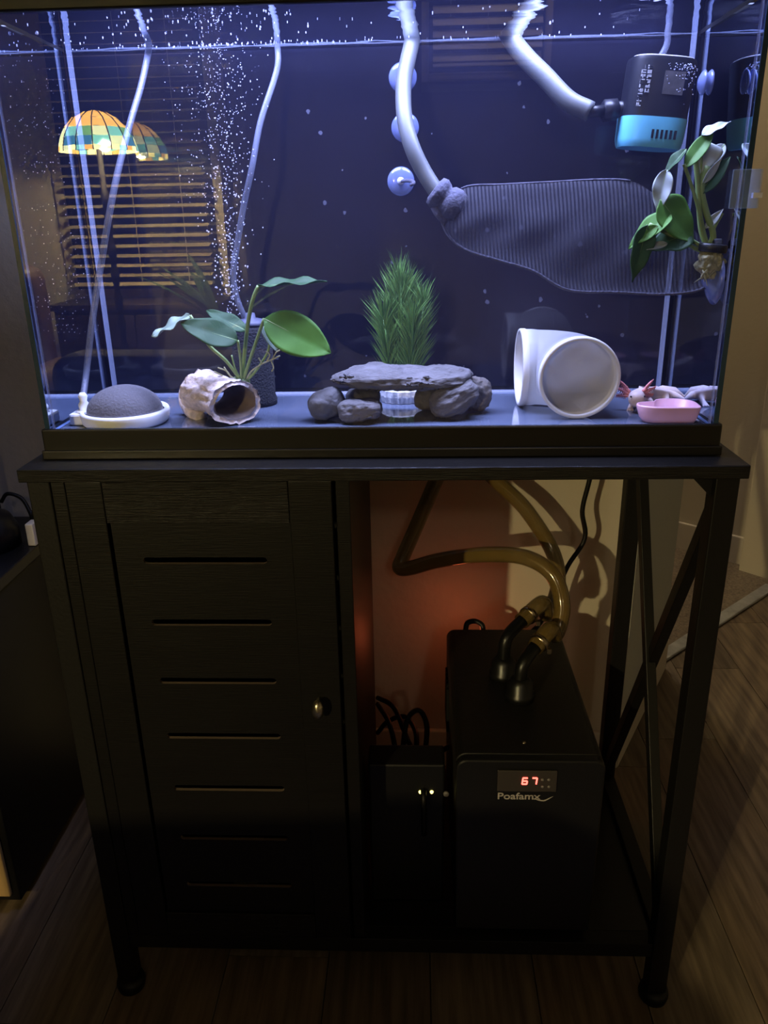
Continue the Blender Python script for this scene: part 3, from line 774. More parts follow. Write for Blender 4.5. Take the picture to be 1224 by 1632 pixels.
# white pipe elbow
pr = .0470; pe = thing('pipe_elbow', 'large white plastic pipe elbow hide with its mouth facing front', 'pipe', (.232, .12, FLZ))
pcz = FLZ+pr+.0008; R0 = .045; ex, ey = .2335, .122
path = [(ex-.0600, ey+.004), (ex-R0, ey+.004)] + [(ex-R0+R0*math.sin(t), ey+.004-R0+R0*math.cos(t)) for t in [k*PI/20 for k in range(1, 11)]] + [(ex+.0006, .062), (ex+.001, .053)]


def ringsweep(rads, path, seg=56):
    vs = []; n = len(path)
    for i, (x, y) in enumerate(path):
        a = path[max(i-1, 0)]; b = path[min(i+1, n-1)]; t = Vector((b[0]-a[0], b[1]-a[1], 0)).normalized(); s = Vector((-t.y, t.x, 0))
        for k in range(seg):
            th = 2*PI*k/seg; vs.append(Vector((x, y, pcz)) + (s*math.cos(th) + Vector((0, 0, 1))*math.sin(th))*rads[i])
    return vs, [(i*seg+k, i*seg+(k+1) % seg, (i+1)*seg+(k+1) % seg, (i+1)*seg+k) for i in range(n-1) for k in range(seg)]


n = len(path); seg = 56
vo, fo = ringsweep([pr*.985]*2 + [pr*.965]*(n-4) + [pr*.985, pr], path); vi, fi = ringsweep([pr-.0045]*n, path)
pm_ = M['pvc']; nt = pm_.node_tree; tr = nt.nodes.new('ShaderNodeBsdfTranslucent'); tr.inputs[0].default_value = (.8, .82, .85, 1)
mxp = nt.nodes.new('ShaderNodeMixShader'); mxp.inputs[0].default_value = .62
nt.links.new(nt.nodes['Principled BSDF'].outputs[0], mxp.inputs[1]); nt.links.new(tr.outputs[0], mxp.inputs[2]); nt.links.new(mxp.outputs[0], nt.nodes['Material Output'].inputs[0])
mb = MB(); mb.add(vo, fo, 0, True); mb.build('pipe', M['pvc'], pe)
for i0, dy_, nm in ((0, 0, 'rear_lip'), (n-1, 0, 'front_lip')):
    p0, p1 = Vector((*path[i0], pcz)), Vector((*path[1 if i0 == 0 else n-2], pcz)); d = (p1-p0).normalized()
    LM = Matrix.Translation(p0) @ d.to_track_quat('Z', 'Y').to_matrix().to_4x4()
    MB().lathe([(pr-.0048, .012), (pr-.0045, .0006), (pr-.0035, -.0006), (pr-.0008, -.0006), (pr+.0002, .0006), (pr+.0002, .006), (pr-.0048, .012)], 56, LM).build(nm, M['pvcs'], pe)

# pink dish
pd = thing('feeding_dish', 'pink heart shaped ceramic feeding dish in the front right corner', 'dish', (.338, .042, FLZ))


def heart(scale, z, n=64):
    out = []
    for k in range(n):
        t = 2*PI*k/n
        hx = 16*math.sin(t)**3; hy = 13*math.cos(t)-5*math.cos(2*t)-2*math.cos(3*t)-math.cos(4*t)
        x, y = hx/17, (hy+2)/15
        x, y = .62*x + .38*math.sin(t), .62*y + .38*math.cos(t)
        a = .75; out.append((.338+scale*(x*math.cos(a)-y*math.sin(a))*.0385, .041+scale*(x*math.sin(a)+y*math.cos(a))*.026, z))
    return out


lay = [heart(.80, FLZ+.0005), heart(.90, FLZ+.006), heart(1.0, FLZ+.0185), heart(.985, FLZ+.0205), heart(.93, FLZ+.0200), heart(.84, FLZ+.0080), heart(.2, FLZ+.0055)]
mb = MB(); mb.add([p for l_ in lay for p in l_], [(i*64+k, i*64+(k+1) % 64, (i+1)*64+(k+1) % 64, (i+1)*64+k)[::-1] for i in range(len(lay)-1) for k in range(64)] + [tuple(range(64)), tuple(range(6*64+63, 6*64-1, -1))], 0, True)
mb.build('bowl', M['pink'], pd)

# axolotl
ax0 = flo(1013, 656, FLZ)
axo = thing('axolotl', 'pale pink axolotl with feathery red gills behind the pink dish', 'axolotl', (ax0.x, ax0.y, FLZ))


def skin(name, verts, edges, radii, m, parent, root=0, sub=2):
    me = bpy.data.meshes.new(name); me.from_pydata([tuple(v) for v in verts], edges, []); o = new(name, me, m)
    put(o, parent)
    s = o.modifiers.new('skin', 'SKIN'); s.use_smooth_shade = True
    for i, r in enumerate(radii): me.skin_vertices[0].data[i].radius = r if isinstance(r, tuple) else (r, r)
    me.skin_vertices[0].data[root].use_root = True
    u = o.modifiers.new('sub', 'SUBSURF'); u.levels = u.render_levels = sub
    return o


hx, hy, hz_ = ax0.x, ax0.y+.006, FLZ+.0165
B = [(hx-.003, hy-.020, hz_-.001), (hx-.001, hy-.008, hz_+.001), (hx+.002, hy+.004, hz_-.001), (hx+.012, hy+.018, hz_-.003), (hx+.026, hy+.030, hz_-.004), (hx+.042, hy+.038, hz_-.004), (hx+.058, hy+.036, hz_-.006), (hx+.070, hy+.026, hz_-.010)]
rad = [(.0055, .008), (.0085, .013), (.008, .010), (.0095, .0095), (.010, .010), (.008, .008), (.006, .004), (.002, .0015)]
V = list(B); E_ = [(i, i+1) for i in range(7)]; RD = [.0095, .0115, .0092, .0098, .0105, .0085, .0055, .0018]
for bi, offs in ((3, [(-.012, -.008, -.006), (-.017, -.014, -.0125)]), (3, [(.010, -.010, -.006), (.012, -.018, -.0125)]), (5, [(.004, -.012, -.006), (.002, -.019, -.011)]), (5, [(-.004, .012, -.006), (-.008, .017, -.011)])):
    b0 = Vector(B[bi]); prev = bi
    for q_, of in enumerate(offs):
        V.append(b0+Vector(of)); RD.append((.0036, .0028)[q_]); E_.append((prev, len(V)-1)); prev = len(V)-1
    for a_ in (-.004, 0, .004):
        V.append(V[prev]+Vector((a_, -.005, -.0008)) if not isinstance(V[prev], tuple) else Vector(V[prev])+Vector((a_, -.005, -.0008))); RD.append(.0011); E_.append((prev, len(V)-1))
skin('body', V, E_, RD, M['axo'], axo, root=4)
for s in (-1, 1):
    for k, (dx, dz) in enumerate(((.012, .012), (.016, .006), (.014, -.001))):
        p0 = Vector((hx+s*.008, hy+.000, hz_+.002+.002*(2-k))); p1 = p0+Vector((s*dx*.6, .003, dz*.75)); p2 = p0+Vector((s*dx, .005, dz*1.1))
        mb = MB().tube(smoothpath([p0, p1, p2], 4), [.0024, .0022, .002, .0018, .0017, .0015, .0013, .001, .0006], 7)
        for t in range(7):
            c = p0.lerp(p2, (t+1.5)/8)
            for sg2 in (-1, 1): mb.tube([c, c+Vector((s*.001, -.002*sg2, .0048*(1-t*.08)*sg2))], [.0009, .0004], 5)
        mb.build('gill', M['gill'], axo)
    bme = MB().lathe([(.0013*math.cos(t), .0013*math.sin(t)) for t in [(-.5+q_/6)*PI for q_ in range(7)]], 10, Matrix.Translation((hx-.002+s*.0078, hy-.016, hz_+.004)))
    bme.build('eye', M['eye'], axo)
tf2 = [(hx+.026, hy+.030, hz_+.003), (hx+.042, hy+.038, hz_+.006), (hx+.058, hy+.036, hz_+.004), (hx+.069, hy+.027, hz_-.006)]
lowp = [(hx+.026, hy+.030, hz_-.004), (hx+.042, hy+.038, hz_-.008), (hx+.058, hy+.036, hz_-.010), (hx+.072, hy+.024, hz_-.012)]
mb = MB().add(tf2+lowp, [(i, i+1, 5+i, 4+i) for i in range(3)], 0, True); o = mb.build('tail_fin', M['axo'], axo)
s_ = o.modifiers.new('thick', 'SOLIDIFY'); s_.thickness = .0012

# pump
pt, pbm = at(1055, 97, .150), at(1031, 238, .150)
pz = (pt-pbm).normalized(); pyv = pz.cross(Vector((1, 0, 0))).normalized(); pxv = pyv.cross(pz); PM = Matrix.Translation(pbm) @ Matrix((pxv, pyv, pz)).transposed().to_4x4(); PH = (pt-pbm).length
pu = thing('water_pump', 'black submersible pump with a light blue base in the upper right', 'pump', pbm)
rp_ = .0362


def squircle(prof, M_, seg=48, pw=3.2):
    mb = MB(); vs = []
    for r, z in prof:
        for k in range(seg):
            th = 2*PI*k/seg; cx_, sy_ = math.cos(th), math.sin(th); s = (abs(cx_)**pw+abs(sy_)**pw)**(-1/pw)
            vs.append(M_ @ Vector((r*cx_*s, r*sy_*s*.85, z)))
    n_ = len(prof)
    mb.add(vs, [(i*seg+k, i*seg+(k+1) % seg, (i+1)*seg+(k+1) % seg, (i+1)*seg+k) for i in range(n_-1) for k in range(seg)] + [tuple(range(seg-1, -1, -1)), tuple((n_-1)*seg+k for k in range(seg))], 0, True)
    return mb


zb = PH*.345
o = squircle([(rp_*.93, 0), (rp_*.97, .003), (rp_, .008), (rp_*1.02, zb)], PM).build('intake_cage', M['blue'], pu)
e = o.modifiers.new('edge', 'EDGE_SPLIT'); e.split_angle = .8
o = squircle([(rp_*1.0, zb), (rp_*1.0, PH-.004), (rp_*.97, PH)], PM).build('motor_body', M['pumpb'], pu)
e = o.modifiers.new('edge', 'EDGE_SPLIT'); e.split_angle = .8
squircle([(rp_*.93, PH), (rp_*.90, PH+.0015)], PM).build('top_cap', M['pumptop'], pu)
fyp = -rp_*.85*1.0


def pump_plate(x0, z0, x1, z1, name, m, lift=.0006):
    """thin plate lying on the pump's flat front"""
    mb = MB(); mb.box((x0, fyp-lift, z0), (x1, fyp+.0008, z1), mat=PM); return mb.build(name, m, pu)


for k in range(6): pump_plate(-.004+.0050*k-.002, .009, -.0015+.0050*k-.002, .018, 'intake_slot', M['pumpb'], .0009)
pump_plate(-.002, zb+.022, .020, PH-.014, 'rating_label', M['printd'])
rnd = random.Random(5)
for i, (zz, xx) in enumerate(((PH-.012, -.026), (PH-.012, -.0185))):
    pass
for i in range(2):
    x0 = -.0275+.0066*i
    for k in range(9 if i == 0 else 6):
        z1 = PH-.010-.0046*k
        for q_ in range(3):
            a_ = x0+rnd.choice((0, .0016, .0032)); b_ = z1-rnd.choice((0, .0012, .0024))
            if rnd.random() < .5: pump_plate(x0, b_-.0008, x0+.0046, b_, 'lettering_stroke', M['print'])
            else: pump_plate(a_, z1-.0034, a_+.0009, z1, 'lettering_stroke', M['print'])
na, nb = at(941, 178, .145), at(990, 174, .150)
MB().tube([na+(nb-na)*-.15, na+(nb-na)*.45], .0060, 16).build('outlet_barb', M['pumpb'], pu)
MB().tube([na+(nb-na)*.42, na+(nb-na)*.85], .0115, 6).build('outlet_nut', M['pumpb'], pu)
MB().tube([na+(nb-na)*.85, na+(nb-na)*1.15], .0085, 16).build('outlet_pipe', M['pumpb'], pu)
cab = [pt+Vector((-.004, 0, 0))] + pix((1063, 70, .15), (1066, 40, .15)) + [Vector((.335, .15, 1.30)), Vector((.335, .15, 1.33))]
MB().tube(smoothpath(cab, 5), .0035, 8).build('power_lead', M['air'], pu)
for k in range(2):
    c = at(1112, 132, .10); c.x += .007*k
    MB().lathe([(.0, 0), (.006, .001), (.011, .004), (.0125, .006), (.011, .0065), (0, .004)], 20, Matrix.Translation(c) @ Matrix.Rotation(PI/2, 4, 'Y')).build('suction_cup', M['cup'], pu)

# hoses
ha = [na+(nb-na)*.0] + pix((905, 160, .152), (868, 122, .167), (838, 92, .182)) + [surf(808, 68), surf(808, 68)+Vector((-.02, -.02, .03)), surf(808, 68)+Vector((-.04, -.04, .09))]
tag(MB().tube(smoothpath(ha, 7), .0108, 16).build('pump_hose', M['hose']), 'milky white hose curving from the pump outlet up to the surface', 'hose')
hb = pix((697, 308, .12), (676, 275, .125), (657, 235, .13), (645, 190, .145), (643, 135, .172), (650, 95, .188)) + [surf(657, 68), surf(657, 68)+Vector((.003, -.012, .03)), surf(657, 68)+Vector((.006, -.03, .09))]
tag(MB().tube(smoothpath(hb, 7), .0092, 16).build('return_hose', M['hose']), 'milky white hose running down past the suction cups into mesh bag', 'hose')
for i, (px, py) in enumerate(((641, 115), (645, 198), (638, 287))):
    c = at(px, py, .168)
    s = thing('suction_cup', ('top suction cup behind the white hose', 'middle suction cup behind the white hose', 'lowest suction cup left of the white hose with bare hook')[i], 'suction cup', c)
    T = Matrix.Translation(c) @ Matrix.Rotation(PI/2, 4, 'X')
    MB().lathe([(.0165, -.0405), (.017, -.0400), (.0160, -.0380), (.0115, -.0362), (.006, -.0352), (0, -.0350)], 32, Matrix.Translation(c) @ Matrix.Rotation(PI/2, 4, 'X') @ Matrix.Translation((0, 0, 0))).build('cup', M['cup'], s)
    MB().lathe([(.0045, -.0352), (.0045, -.028), (.0035, -.0265), (0, -.026)], 16, T).build('nub', M['nub'], s)
    hk = [c+Vector((0, .030, 0)), c+Vector((.006, .020, 0)), c+Vector((.013, .004, -.001)), c+Vector((.016, -.006, -.004)), c+Vector((.013, -.014, -.006))]
    if i == 2: MB().tube(smoothpath(hk, 4), .0026, 8, flat=.7).build('clip_hook', M['neck'], s)

# mesh bag
bg = thing('mesh_bag', 'dark mesh filter bag hanging from the white hose across the tank', 'filter bag', at(711, 320, .12))
topc = [(712, 316), (745, 297), (800, 294), (880, 290), (960, 286), (1010, 290), (1050, 315), (1095, 355), (1130, 395), (1150, 418)]
botc = [(700, 336), (712, 372), (742, 398), (795, 415), (850, 432), (905, 462), (985, 466), (1060, 469), (1115, 462), (1148, 440)]
NU, NV = 72, 22


def samp(c, t):
    f = t*(len(c)-1); i = min(int(f), len(c)-2); return smoothpath([(x, y, 0) for x, y in c], 8)


ts, bs = smoothpath([(x, y, 0) for x, y in topc], 8), smoothpath([(x, y, 0) for x, y in botc], 8)
for lay_, sgn in (('front_mesh', -1), ('rear_mesh', 1)):
    vs = []
    for i in range(73):
        a, b_ = ts[i], bs[i]; t = i/72
        th = .020*math.sin(PI*min(1, t*1.0))**.6+.003
        for j in range(NV+1):
            u = j/NV; p = a.lerp(b_, u)
            prof_ = math.sin(PI*u)**.6 * (.35+.65*u)
            fold_ = .0022*noise.noise((t*9, u*3, sgn*3.3)) + .0014*math.sin(t*40+u*5)*u
            vs.append(at(p.x, p.y, .120 + sgn*th*prof_ + fold_ - .075*t))
    mb = MB(); mb.add(vs, [(i*(NV+1)+j, (i+1)*(NV+1)+j, (i+1)*(NV+1)+j+1, i*(NV+1)+j+1) for i in range(72) for j in range(NV)], 0, True)
    mb.build(lay_, M['bag'], bg)
hemt = [at(p.x, p.y, .120-.075*i/72) for i, p in enumerate(ts)][6:40]; hemb = [at(p.x, p.y, .120-.075*i/72) for i, p in enumerate(bs)]
MB().tube(hemt, .0011, 6).build('top_seam', M['neck'], bg); MB().tube(hemb, .0015, 6).build('bottom_seam', M['neck'], bg)
k0, k1 = at(697, 306, .118), at(728, 332, .116)
dk = (k1-k0).normalized(); KM = Matrix.Translation(k0) @ dk.to_track_quat('Z', 'Y').to_matrix().to_4x4(); kl = (k1-k0).length
mb = MB().lathe([(.0115, -.004), (.0165, -.003), (.0185, .003), (.0165, .008), (.014, .011), (.017, .014), (.0195, .022), (.0175, kl+.002), (.012, kl+.006)], 24, KM)
o = mb.build('collar', M['neck'], bg)
noisy(o.data, .0018, 130, 4)
# tied end of the bag
MB().tube(smoothpath(pix((690, 322, .118), (700, 340, .112), (712, 352, .115)), 4), .006, 10).build('cinch_cord', M['neck'], bg)

# potted pothos in a holder on the right glass
hc = at(1136, 396, .035)
ps = thing('trailing_plant', 'trailing leafy plant held on the right glass with folded pale leaves', 'plant', hc)
M['leafw'] = mat('leaf_underside', (.40, .46, .45), .55, noise_s=30, noise_amt=.2)
px_leaf((1118, 216), (1165, 194), 20, (0, -.5, .8), M['leafw'], ps, .05, .045, fold=.3, wave=.06, shape=.62, pw=.9)
px_leaf((1092, 268), (1137, 207), 24, (-.5, -.8, .2), M['leaf'], ps, .042, .05, fold=.3, shape=.9, pw=.8, wave=.03)
px_leaf((1094, 238), (1060, 276), 20, (-.6, -.5, .6), M['leafd'], ps, .045, .045, fold=.4, pw=.9, wave=.03)
px_leaf((1062, 270), (1048, 338), 27, (-.3, -.9, .2), M['leafw'], ps, .045, .04, fold=.35, pw=.85, wave=.05)
px_leaf((1130, 226), (1112, 280), 44, (.1, -.8, .55), M['leafw'], ps, .055, .05, fold=.2, shape=.5, pw=1.0, wave=.04)
px_leaf((1155, 230), (1122, 268), 20, (.1, -.8, .55), M['leafw'], ps, .06, .05, fold=.25, pw=.9)
px_leaf((1112, 310), (1164, 250), 26, (-.3, -.85, .2), M['leafd'], ps, .05, .055, fold=.45, pw=.9, wave=.04)
px_leaf((1120, 292), (1150, 252), 12, (.5, -.7, .2), M['leafw'], ps, .045, .05, fold=.3, pw=.9)
px_leaf((1052, 318), (1106, 388), 58, (.2, -.85, .45), M['leaf'], ps, .04, .04, fold=.15, shape=.62, pw=.85, wave=.025)
px_leaf((1070, 342), (1000, 388), 36, (-.25, -.6, .75), M['leaf'], ps, .038, .032, fold=.3, droop=.16, shape=.65, pw=.9, wave=.03)
px_leaf((1032, 358), (1007, 450), 34, (.25, -.95, .1), M['leafd'], ps, .03, .028, fold=.25, wave=.06, shape=.62, pw=.95)
px_leaf((1048, 360), (1008, 390), 18, (.1, -.8, .5), M['leaf'], ps, .03, .028, fold=.3, pw=.9)
px_leaf((1102, 370), (1032, 398), 46, (0, -.8, .6), M['leafd'], ps, .045, .035, fold=.2, shape=.6, pw=.9, wave=.04)
px_leaf((1064, 388), (1028, 398), 14, (0, -.6, .8), M['leafw'], ps, .033, .03, fold=.3, pw=.9)
px_leaf((1124, 364), (1153, 333), 13, (0, -.7, .5), M['leafw'], ps, .05, .05, fold=.3, pw=1.0)
for pts, r in (([(1130, 400, .05), (1118, 370, .05), (1114, 330, .05), (1112, 290, .05), (1108, 250, .05)], .0028), ([(1135, 398, .05), (1136, 370, .05), (1126, 340, .05), (1118, 300, .05), (1128, 265, .05)], .0034),
               ([(1132, 400, .05), (1105, 385, .045), (1085, 370, .042), (1062, 352, .04), (1050, 330, .04)], .0022), ([(1132, 404, .05), (1108, 396, .046), (1085, 382, .044), (1060, 370, .04), (1035, 358, .035)], .0022),
               ([(1130, 398, .05), (1118, 368, .048), (1112, 330, .046), (1100, 290, .045), (1090, 262, .043)], .0018), ([(1128, 395, .05), (1138, 365, .05), (1152, 340, .05)], .0014), ([(1130, 398, .05), (1120, 360, .052), (1116, 320, .052), (1118, 240, .052), (1122, 212, .05)], .0018)):
    MB().tube(smoothpath(pix(*pts), 5), r, 8).build('stem', M['stem'], ps)
me_c = at(1132, 418, .035)
bm = bmesh.new(); bmesh.ops.create_icosphere(bm, subdivisions=4, radius=1)
for v in bm.verts: v.co = Vector((v.co.x*.0125, v.co.y*.011, v.co.z*.0165)) * (1+.25*noise.noise(v.co*2.5))
me = bpy.data.meshes.new('root_ball'); bm.normal_update(); bm.to_mesh(me); bm.free(); noisy(me, .004, 150, 2)
for p in me.polygons: p.use_smooth = True
o = new('root_ball', me, M['rootball']); o.matrix_world = Matrix.Translation(me_c); put(o, ps)
rnd = random.Random(9)
for k in range(9):
    p0 = me_c+Vector((rnd.uniform(-.010, .012), -.006, rnd.uniform(-.012, 0))); p1 = p0+Vector((rnd.uniform(-.014, .008), -.004, rnd.uniform(-.018, -.004)))
    MB().tube([p0, (p0+p1)/2+Vector((rnd.uniform(-.003, .003), 0, 0)), p1], [.0008, .0006, .0003], 5).build('root', M['root'], ps)
MB().lathe([(.0125, -.004), (.0140, -.003), (.0140, .004), (.0125, .005), (.0125, -.004)], 28, Matrix.Translation((hc.x, hc.y, hc.z)) @ Matrix.Rotation(.12, 4, 'Y') @ Matrix.Diagonal((1.05, .9, 1, 1))).build('holder_ring', M['plastic'], ps)
hp_ = at(1164, 392, .05)
MB().bar((hc.x+.008, hc.y+.010, hc.z), (TX1-.012, hc.y+.014, hc.z+.008), .010, .010).build('holder_arm', M['plastic'], ps, bevel=.002)
scz = at(1156, 445, .045)
MB().lathe([(0, 0), (.026, .0), (.027, .001), (.020, .006), (.010, .010), (.006, .014), (0, .014)], 32, Matrix.Translation((TX1-.0088, scz.y, scz.z)) @ Matrix.Rotation(-PI/2, 4, 'Y')).build('holder_suction_cup', M['cup'], ps)
# clear clip on the right edge
ca, cb = at(1168, 270, -.004), at(1199, 332, -.004)
cl = thing('acrylic_clip', 'clear acrylic clip on the right front edge of the tank', 'clip', ((ca.x+cb.x)/2, -.004, (ca.z+cb.z)/2))
MB().box((ca.x+.001, -.0045, cb.z), (TX1+.0065, -.001, ca.z)).build('front_tab', M['clip'], cl, bevel=.0008)
MB().box((TX1+.0005, -.001, cb.z), (TX1+.0065, .03, ca.z)).build('side_tab', M['clip'], cl, bevel=.0008)
MB().bar((TX1+.0035, -.006, (ca.z+cb.z)/2-.006), (TX1+.0035, .0, (ca.z+cb.z)/2-.006), .009, .005).build('screw', M['nub'], cl)

# bubbles
rnd = random.Random(21)
ico = bmesh.new(); bmesh.ops.create_icosphere(ico, subdivisions=1, radius=1)
IV = [v.co.copy() for v in ico.verts]; IF = [tuple(v.index for v in f.verts) for f in ico.faces]; ico.free()


def bubbles(name, label, centres):
    mb = MB()
    for c, r in centres: mb.add([c+v*r for v in IV], IF, 0, True)
    return tag(mb.build(name, M['bubble']), label, 'bubbles', kind='stuff')


cs = []
for k in range(620):
    t = rnd.random()
    py = 505 - t*430
    cx = 378 + (-28*t if t < .3 else -8.4-60*(t-.3)*.35) ; wdt = 14+26*min(1, t*2.2)
    if rnd.random() < .35*t + .1: wdt *= 1.6
    px = cx + rnd.gauss(0, wdt*.55) - 6
    cs.append((at(px, py, .15+rnd.gauss(0, .012)), rnd.uniform(.0004, .0011)*(1.25-.55*t)))
for k in range(240):
    px = rnd.gauss(340, 34); py = rnd.uniform(75, 330); cs.append((at(px, py, rnd.uniform(.08, .19)), rnd.uniform(.0003, .0006)))
bubbles('rising_bubbles', 'column of tiny air bubbles rising from the sponge filter', [(c, r) for c, r in cs if c.y < TY1-.009])
cs = []
for k in range(260):
    x = max(TX0+.015, min(TX1-.08, rnd.gauss(-.17, .07) if rnd.random() < .5 else rnd.uniform(TX0+.015, TX1-.09))); y = rnd.uniform(.02, TY1-.012)
    if rnd.random() < .4: y = TY1-.012-abs(rnd.gauss(0, .01))
    cs.append((Vector((x, y, WZ-.0006)), rnd.uniform(.0003, .0009)*(1.8 if rnd.random() < .1 else 1)))
bubbles('surface_bubbles', 'glinting bubbles floating under the water surface', cs)
cs = []
for k in range(170):
    cs.append((Vector((TX0+.0095, rnd.uniform(.03, TY1-.03), rnd.uniform(.93, 1.24))), rnd.uniform(.0003, .0006)))
bubbles('glass_bubbles', 'fine bubbles clinging to the left glass wall', cs)
cs = []
for k in range(110):
    u = rnd.random(); zz = PH-.006-abs(rnd.gauss(0, .014)); xx = rnd.gauss(.024, .006) if rnd.random() < .7 else rnd.uniform(0, .03)
    cs.append((PM @ Vector((max(-.02, min(.032, xx)), fyp*(1 if xx < .024 else .93)-.0006, zz)), rnd.uniform(.0003, .0007)))
bubbles('pump_bubbles', 'tiny bubbles clinging to the black pump body', cs)
# pale specks on the background film
cs = MB()
for k in range(46):
    px, py = rnd.uniform(420, 1040), rnd.uniform(130, 600); c = at(px, py, TY1-.0068); r = rnd.uniform(.001, .0035)
    n_ = 9; a0 = rnd.random()*6
    ring = [c+Vector((r*math.cos(a0+2*PI*i/n_)*rnd.uniform(.6, 1.2), 0, r*math.sin(a0+2*PI*i/n_)*rnd.uniform(.6, 1.3))) for i in range(n_)]
    cs.add(ring, [tuple(range(n_))])
M['speck'] = mat('algae_speck', (.16, .17, .26), .7, alpha=.35)
tag(cs.build('algae_specks', M['speck'], aq), kind='stuff')

# ------------------------------------------------------------------ the room in front of the tank (seen mirrored in its glass)
lx, ly, lz0, lz1, lr = -1.128, -2.33, 1.300, 1.438, .142
lp = thing('stained_glass_lamp', 'floor lamp with a domed stained glass shade before the blinds', 'lamp', (lx, ly, 0))
M['lampmetal'] = mat('lamp_bronze', (.008, .006, .005), .5)


def glass_piece_mat(name, c, e):
    m = bpy.data.materials.new(name); m.use_nodes = True; nt = m.node_tree; p = nt.nodes['Principled BSDF']; ou = nt.nodes['Material Output']
    p.inputs['Base Color'].default_value = (*c, 1); p.inputs['Roughness'].default_value = .25
    p.inputs['Emission Color'].default_value = (*c, 1); p.inputs['Emission Strength'].default_value = e
    t = nt.nodes.new('ShaderNodeBsdfTransparent'); t.inputs[0].default_value = (*[min(1, .35+x) for x in c], 1); mx = nt.nodes.new('ShaderNodeMixShader'); mx.inputs[0].default_value = .9
    nt.links.new(t.outputs[0], mx.inputs[1]); nt.links.new(p.outputs[0], mx.inputs[2]); nt.links.new(mx.outputs[0], ou.inputs[0])
    return m


GE = 20
gm = {k: glass_piece_mat('stained_'+k, c, e*GE) for k, (c, e) in dict(amber=((.75, .42, .09), .75), green=((.20, .42, .16), .5), blue=((.06, .24, .40), .45), teal=((.22, .55, .48), .6), gold=((.95, .75, .22), 1.5), pale=((.6, .62, .35), .8)).items()}
shade = bpy.data.objects.new('shade', None); COL.objects.link(shade); shade.parent = lp
NS = 14
prof = [(.018, lz1), (.05, lz1-.008), (.085, lz1-.028), (.112, lz1-.058), (.130, lz1-.090), (.140, lz1-.122), (.142, lz0)]
rowm = ['amber', 'amber', 'amber', 'green', 'blue', 'gold']
for i in range(6):
    for k in range(NS*(2 if i == 5 else 1)):
        nsn = NS*(2 if i == 5 else 1)
        a0, a1 = 2*PI*(k+.05)/nsn, 2*PI*(k+.95)/nsn
        (r0, z0), (r1, z1) = prof[i], prof[i+1]; zz0, zz1 = z0-(z0-z1)*.04, z1+(z0-z1)*.04
        nm = rowm[i]
        if i == 3: nm = ('green', 'teal', 'pale')[k % 3]
        if i == 4: nm = ('blue', 'pale', 'teal', 'blue')[k % 4]
        if i == 5: nm = ('gold', 'amber', 'teal', 'gold', 'pale')[k % 5]
        am = (a0+a1)/2
        pts = [(r0, a0, zz0), (r0, am, zz0), (r0, a1, zz0), (r1, a1, zz1), (r1, am, zz1 - (.006 if i in (3, 4) else 0)), (r1, a0, zz1)]
        mb = MB().add([(lx+r*math.cos(a), ly+r*math.sin(a), z) for r, a, z in pts] + [(lx+(r-.003)*math.cos(a), ly+(r-.003)*math.sin(a), z) for r, a, z in pts],
                      [(0, 1, 2, 3, 4, 5)[::-1], (6, 7, 8, 9, 10, 11)] + [(q_, (q_+1) % 6, 6+(q_+1) % 6, 6+q_) for q_ in range(6)])
        o = mb.build('glass_piece', gm[nm]); o.parent = shade; o.matrix_parent_inverse = Matrix.Translation(-lp.location)
for k in range(NS):
    a = 2*PI*k/NS
    o = MB().tube([(lx+r*math.cos(a), ly+r*math.sin(a), z) for r, z in prof], .0022, 5).build('lead_came', M['lampmetal']); o.parent = shade; o.matrix_parent_inverse = Matrix.Translation(-lp.location)
T = Matrix.Translation((lx, ly, 0))
MB().lathe([(0, 0), (.12, 0), (.12, .012), (.09, .022), (.03, .035), (.016, .05), (0, .05)], 32, T).build('base', M['lampmetal'], lp)
pp = [(.011, .05)]
for k in range(24): pp += [(.011+.006*(k % 2), .07+k*.047), (.011+.004*((k+1) % 2), .09+k*.047)]
MB().lathe(pp+[(.010, lz0-.01), (.008, lz1), (.02, lz1), (.012, lz1+.006), (.005, lz1+.012), (.008, lz1+.022), (0, lz1+.03)], 14, T).build('pole', M['lampmetal'], lp)
lb_ = bpy.data.lights.new('bulb', 'POINT'); lb_.energy = LAMP_W; lb_.color = LAMP_COL; lb_.shadow_soft_size = .022
o = bpy.data.objects.new('bulb', lb_); COL.objects.link(o); o.location = (lx+.035, ly+.03, lz0+.021); 

M['slat'] = mat('cream_slat', (.86, .74, .48), .5)
M['slatg'] = mat('grey_slat', (.66, .62, .58), .5)
M['night'] = mat('night_window', (.004, .005, .008), .1)
M['wtrim'] = mat('window_trim', (.5, .44, .33), .5)


